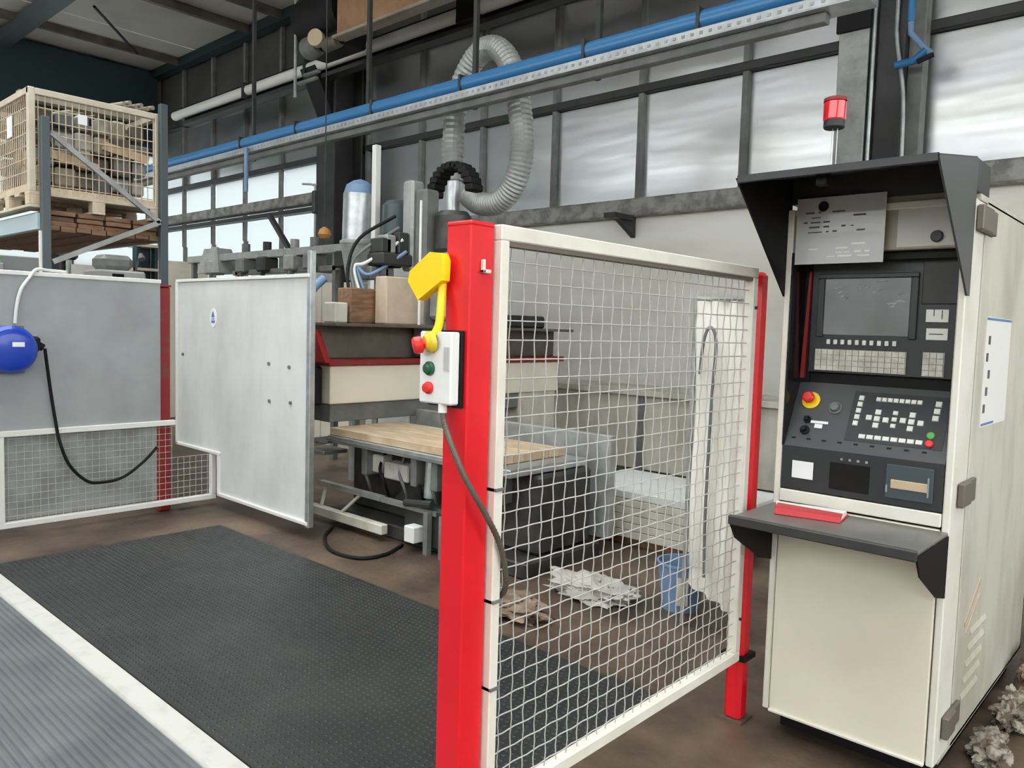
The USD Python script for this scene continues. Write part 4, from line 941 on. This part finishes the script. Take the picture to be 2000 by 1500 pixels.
for k, x in enumerate((-9.9, -9.1, -8.6, -8.0, -7.6, -7.0)):
    part(fr_, 'feed_unit', [bx(x - 0.10, x + 0.10, 4.9, 5.1, 2.08, 2.26, 0.02), cyl((x, 5.0, 2.34), (x, 5.0, 2.44), 0.05, 12), bx(x - 0.015, x + 0.015, 4.92, 4.96, 1.8, 2.1)], ('galv_dull', 'steel_mid', 'steel_dark')[k % 3])
part(fr_, 'arm', bar((-8.55, 5.0, 2.75), (-8.1, 5.0, 2.32), 0.05, 0.05), 'steel_dark')
part(fr_, 'screen_arm', tube(arc_path([(-7.6, 5.0, 2.34), (-7.6, 5.0, 2.95), (-7.65, 5.0, 3.02), (-7.85, 5.0, 3.05)], 6), 0.012, 8), 'galv_dull')
part(fr_, 'sensor', bx(-7.63, -7.57, 4.97, 5.03, 2.70, 2.95, 0.01), 'steel_dark')
part(fr_, 'hood', hull([(-10.2, y, 2.10) for y in (4.9, 5.2)] + [(-9.6, y, 2.10) for y in (4.9, 5.2)] + [(-10.1, y, 2.42) for y in (4.95, 5.15)] + [(-9.75, y, 2.42) for y in (4.95, 5.15)]), 'galv_dull')
ol = thing('pendant_float', 'small orange float hanging on a dark cord above the gate end', 'pendant', (-6.8, 4.7, 2.4))
part(ol, 'float', lathe([(0, 0), (0.01, 0.045), (0.05, 0.07), (0.10, 0.055), (0.13, 0.015), (0.13, 0)], (-7.04, 4.75, 2.36), (0, 0, 1), 18), 'orange_lamp')
part(ol, 'cord', cyl((-7.04, 4.75, 2.36), (-7.04, 4.75, 6.92), 0.007, 6), 'steel_dark')
dp = thing('drill_press', 'dark drill press seen under the rack beside its near upright', 'drill press', (-10.2, 3.28, 0))
part(dp, 'column', cyl((-10.2, 3.28, 0), (-10.2, 3.28, 2.42), 0.045, 14), 'steel_dark')
part(dp, 'head', bx(-10.32, -9.95, 3.19, 3.37, 2.14, 2.36, 0.03), 'steel_dark')
part(dp, 'chuck', cyl((-10.02, 3.28, 1.96), (-10.02, 3.28, 2.14), 0.03, 12), 'galv')
part(dp, 'base', bx(-10.4, -9.92, 3.13, 3.43, 0, 0.05, 0.01), 'steel_dark')
bs = thing('band_saw', 'white bodied workshop saw under the rack between its uprights', 'saw', (-9.2, 3.4, 0))
part(bs, 'cabinet_body', bx(-9.4, -8.95, 3.22, 3.72, 0, 2.0, 0.02), 'white_sheet')
part(bs, 'upper_wheel_cover', bx(-9.35, -9.02, 3.28, 3.62, 2.0, 2.17, 0.05), 'galv_dull')
part(bs, 'dark_opening', bx(-8.955, -8.94, 3.36, 3.48, 1.82, 1.96), 'black')
part(bs, 'work_light', [cyl((-9.1, 3.66, 2.0), (-9.0, 3.68, 2.2), 0.012, 8), lathe([(0, 0.02), (0.07, 0.045), (0.07, 0)], (-9.0, 3.68, 2.2), (0.5, 0, -1), 14)], 'steel_mid')
sh = thing('open_shelf', 'dark teal open shelf with pale boards beside the far rack upright', 'shelf', (-9.3, 3.85, 0))
for y in (3.76, 3.96):
    part(sh, 'upright', bx(-9.35, -9.25, y - 0.02, y + 0.02, 0, 2.32), 'teal_dark')
for z in (1.75, 2.03, 2.30):
    part(sh, 'shelf_board', bx(-9.5, -9.2, 3.74, 3.98, z, z + 0.03), 'wood_pale')
part(sh, 'back', bx(-9.42, -9.40, 3.76, 3.96, 0.3, 2.3), 'teal_dark')
cabinet('storage_cabinet', 'grey cupboard at the left edge below the rack beam', 'cabinet', -8.6, -7.8, 1.5, 2.05, 1.93, 'grey_sheet', 2)
solo('green_box', bx(-8.2, -7.85, 1.80, 2.04, 1.9305, 1.985, 0.005), 'green_plastic', 'small green box on top of the grey cupboard at the left edge', 'box')

# floor cables near the machine
fc = thing('floor_cable', 'black cable curling on the floor at the foot of the machine', 'cable', (-4.2, 3.0, 0))
part(fc, 'sheath', tube(arc_path([(-4.75, 3.30, 0.012), (-4.55, 3.10, 0.012), (-4.25, 2.95, 0.012), (-4.0, 2.98, 0.012), (-3.95, 3.15, 0.012), (-4.05, 3.38, 0.012)], 8), 0.012, 8), 'black')
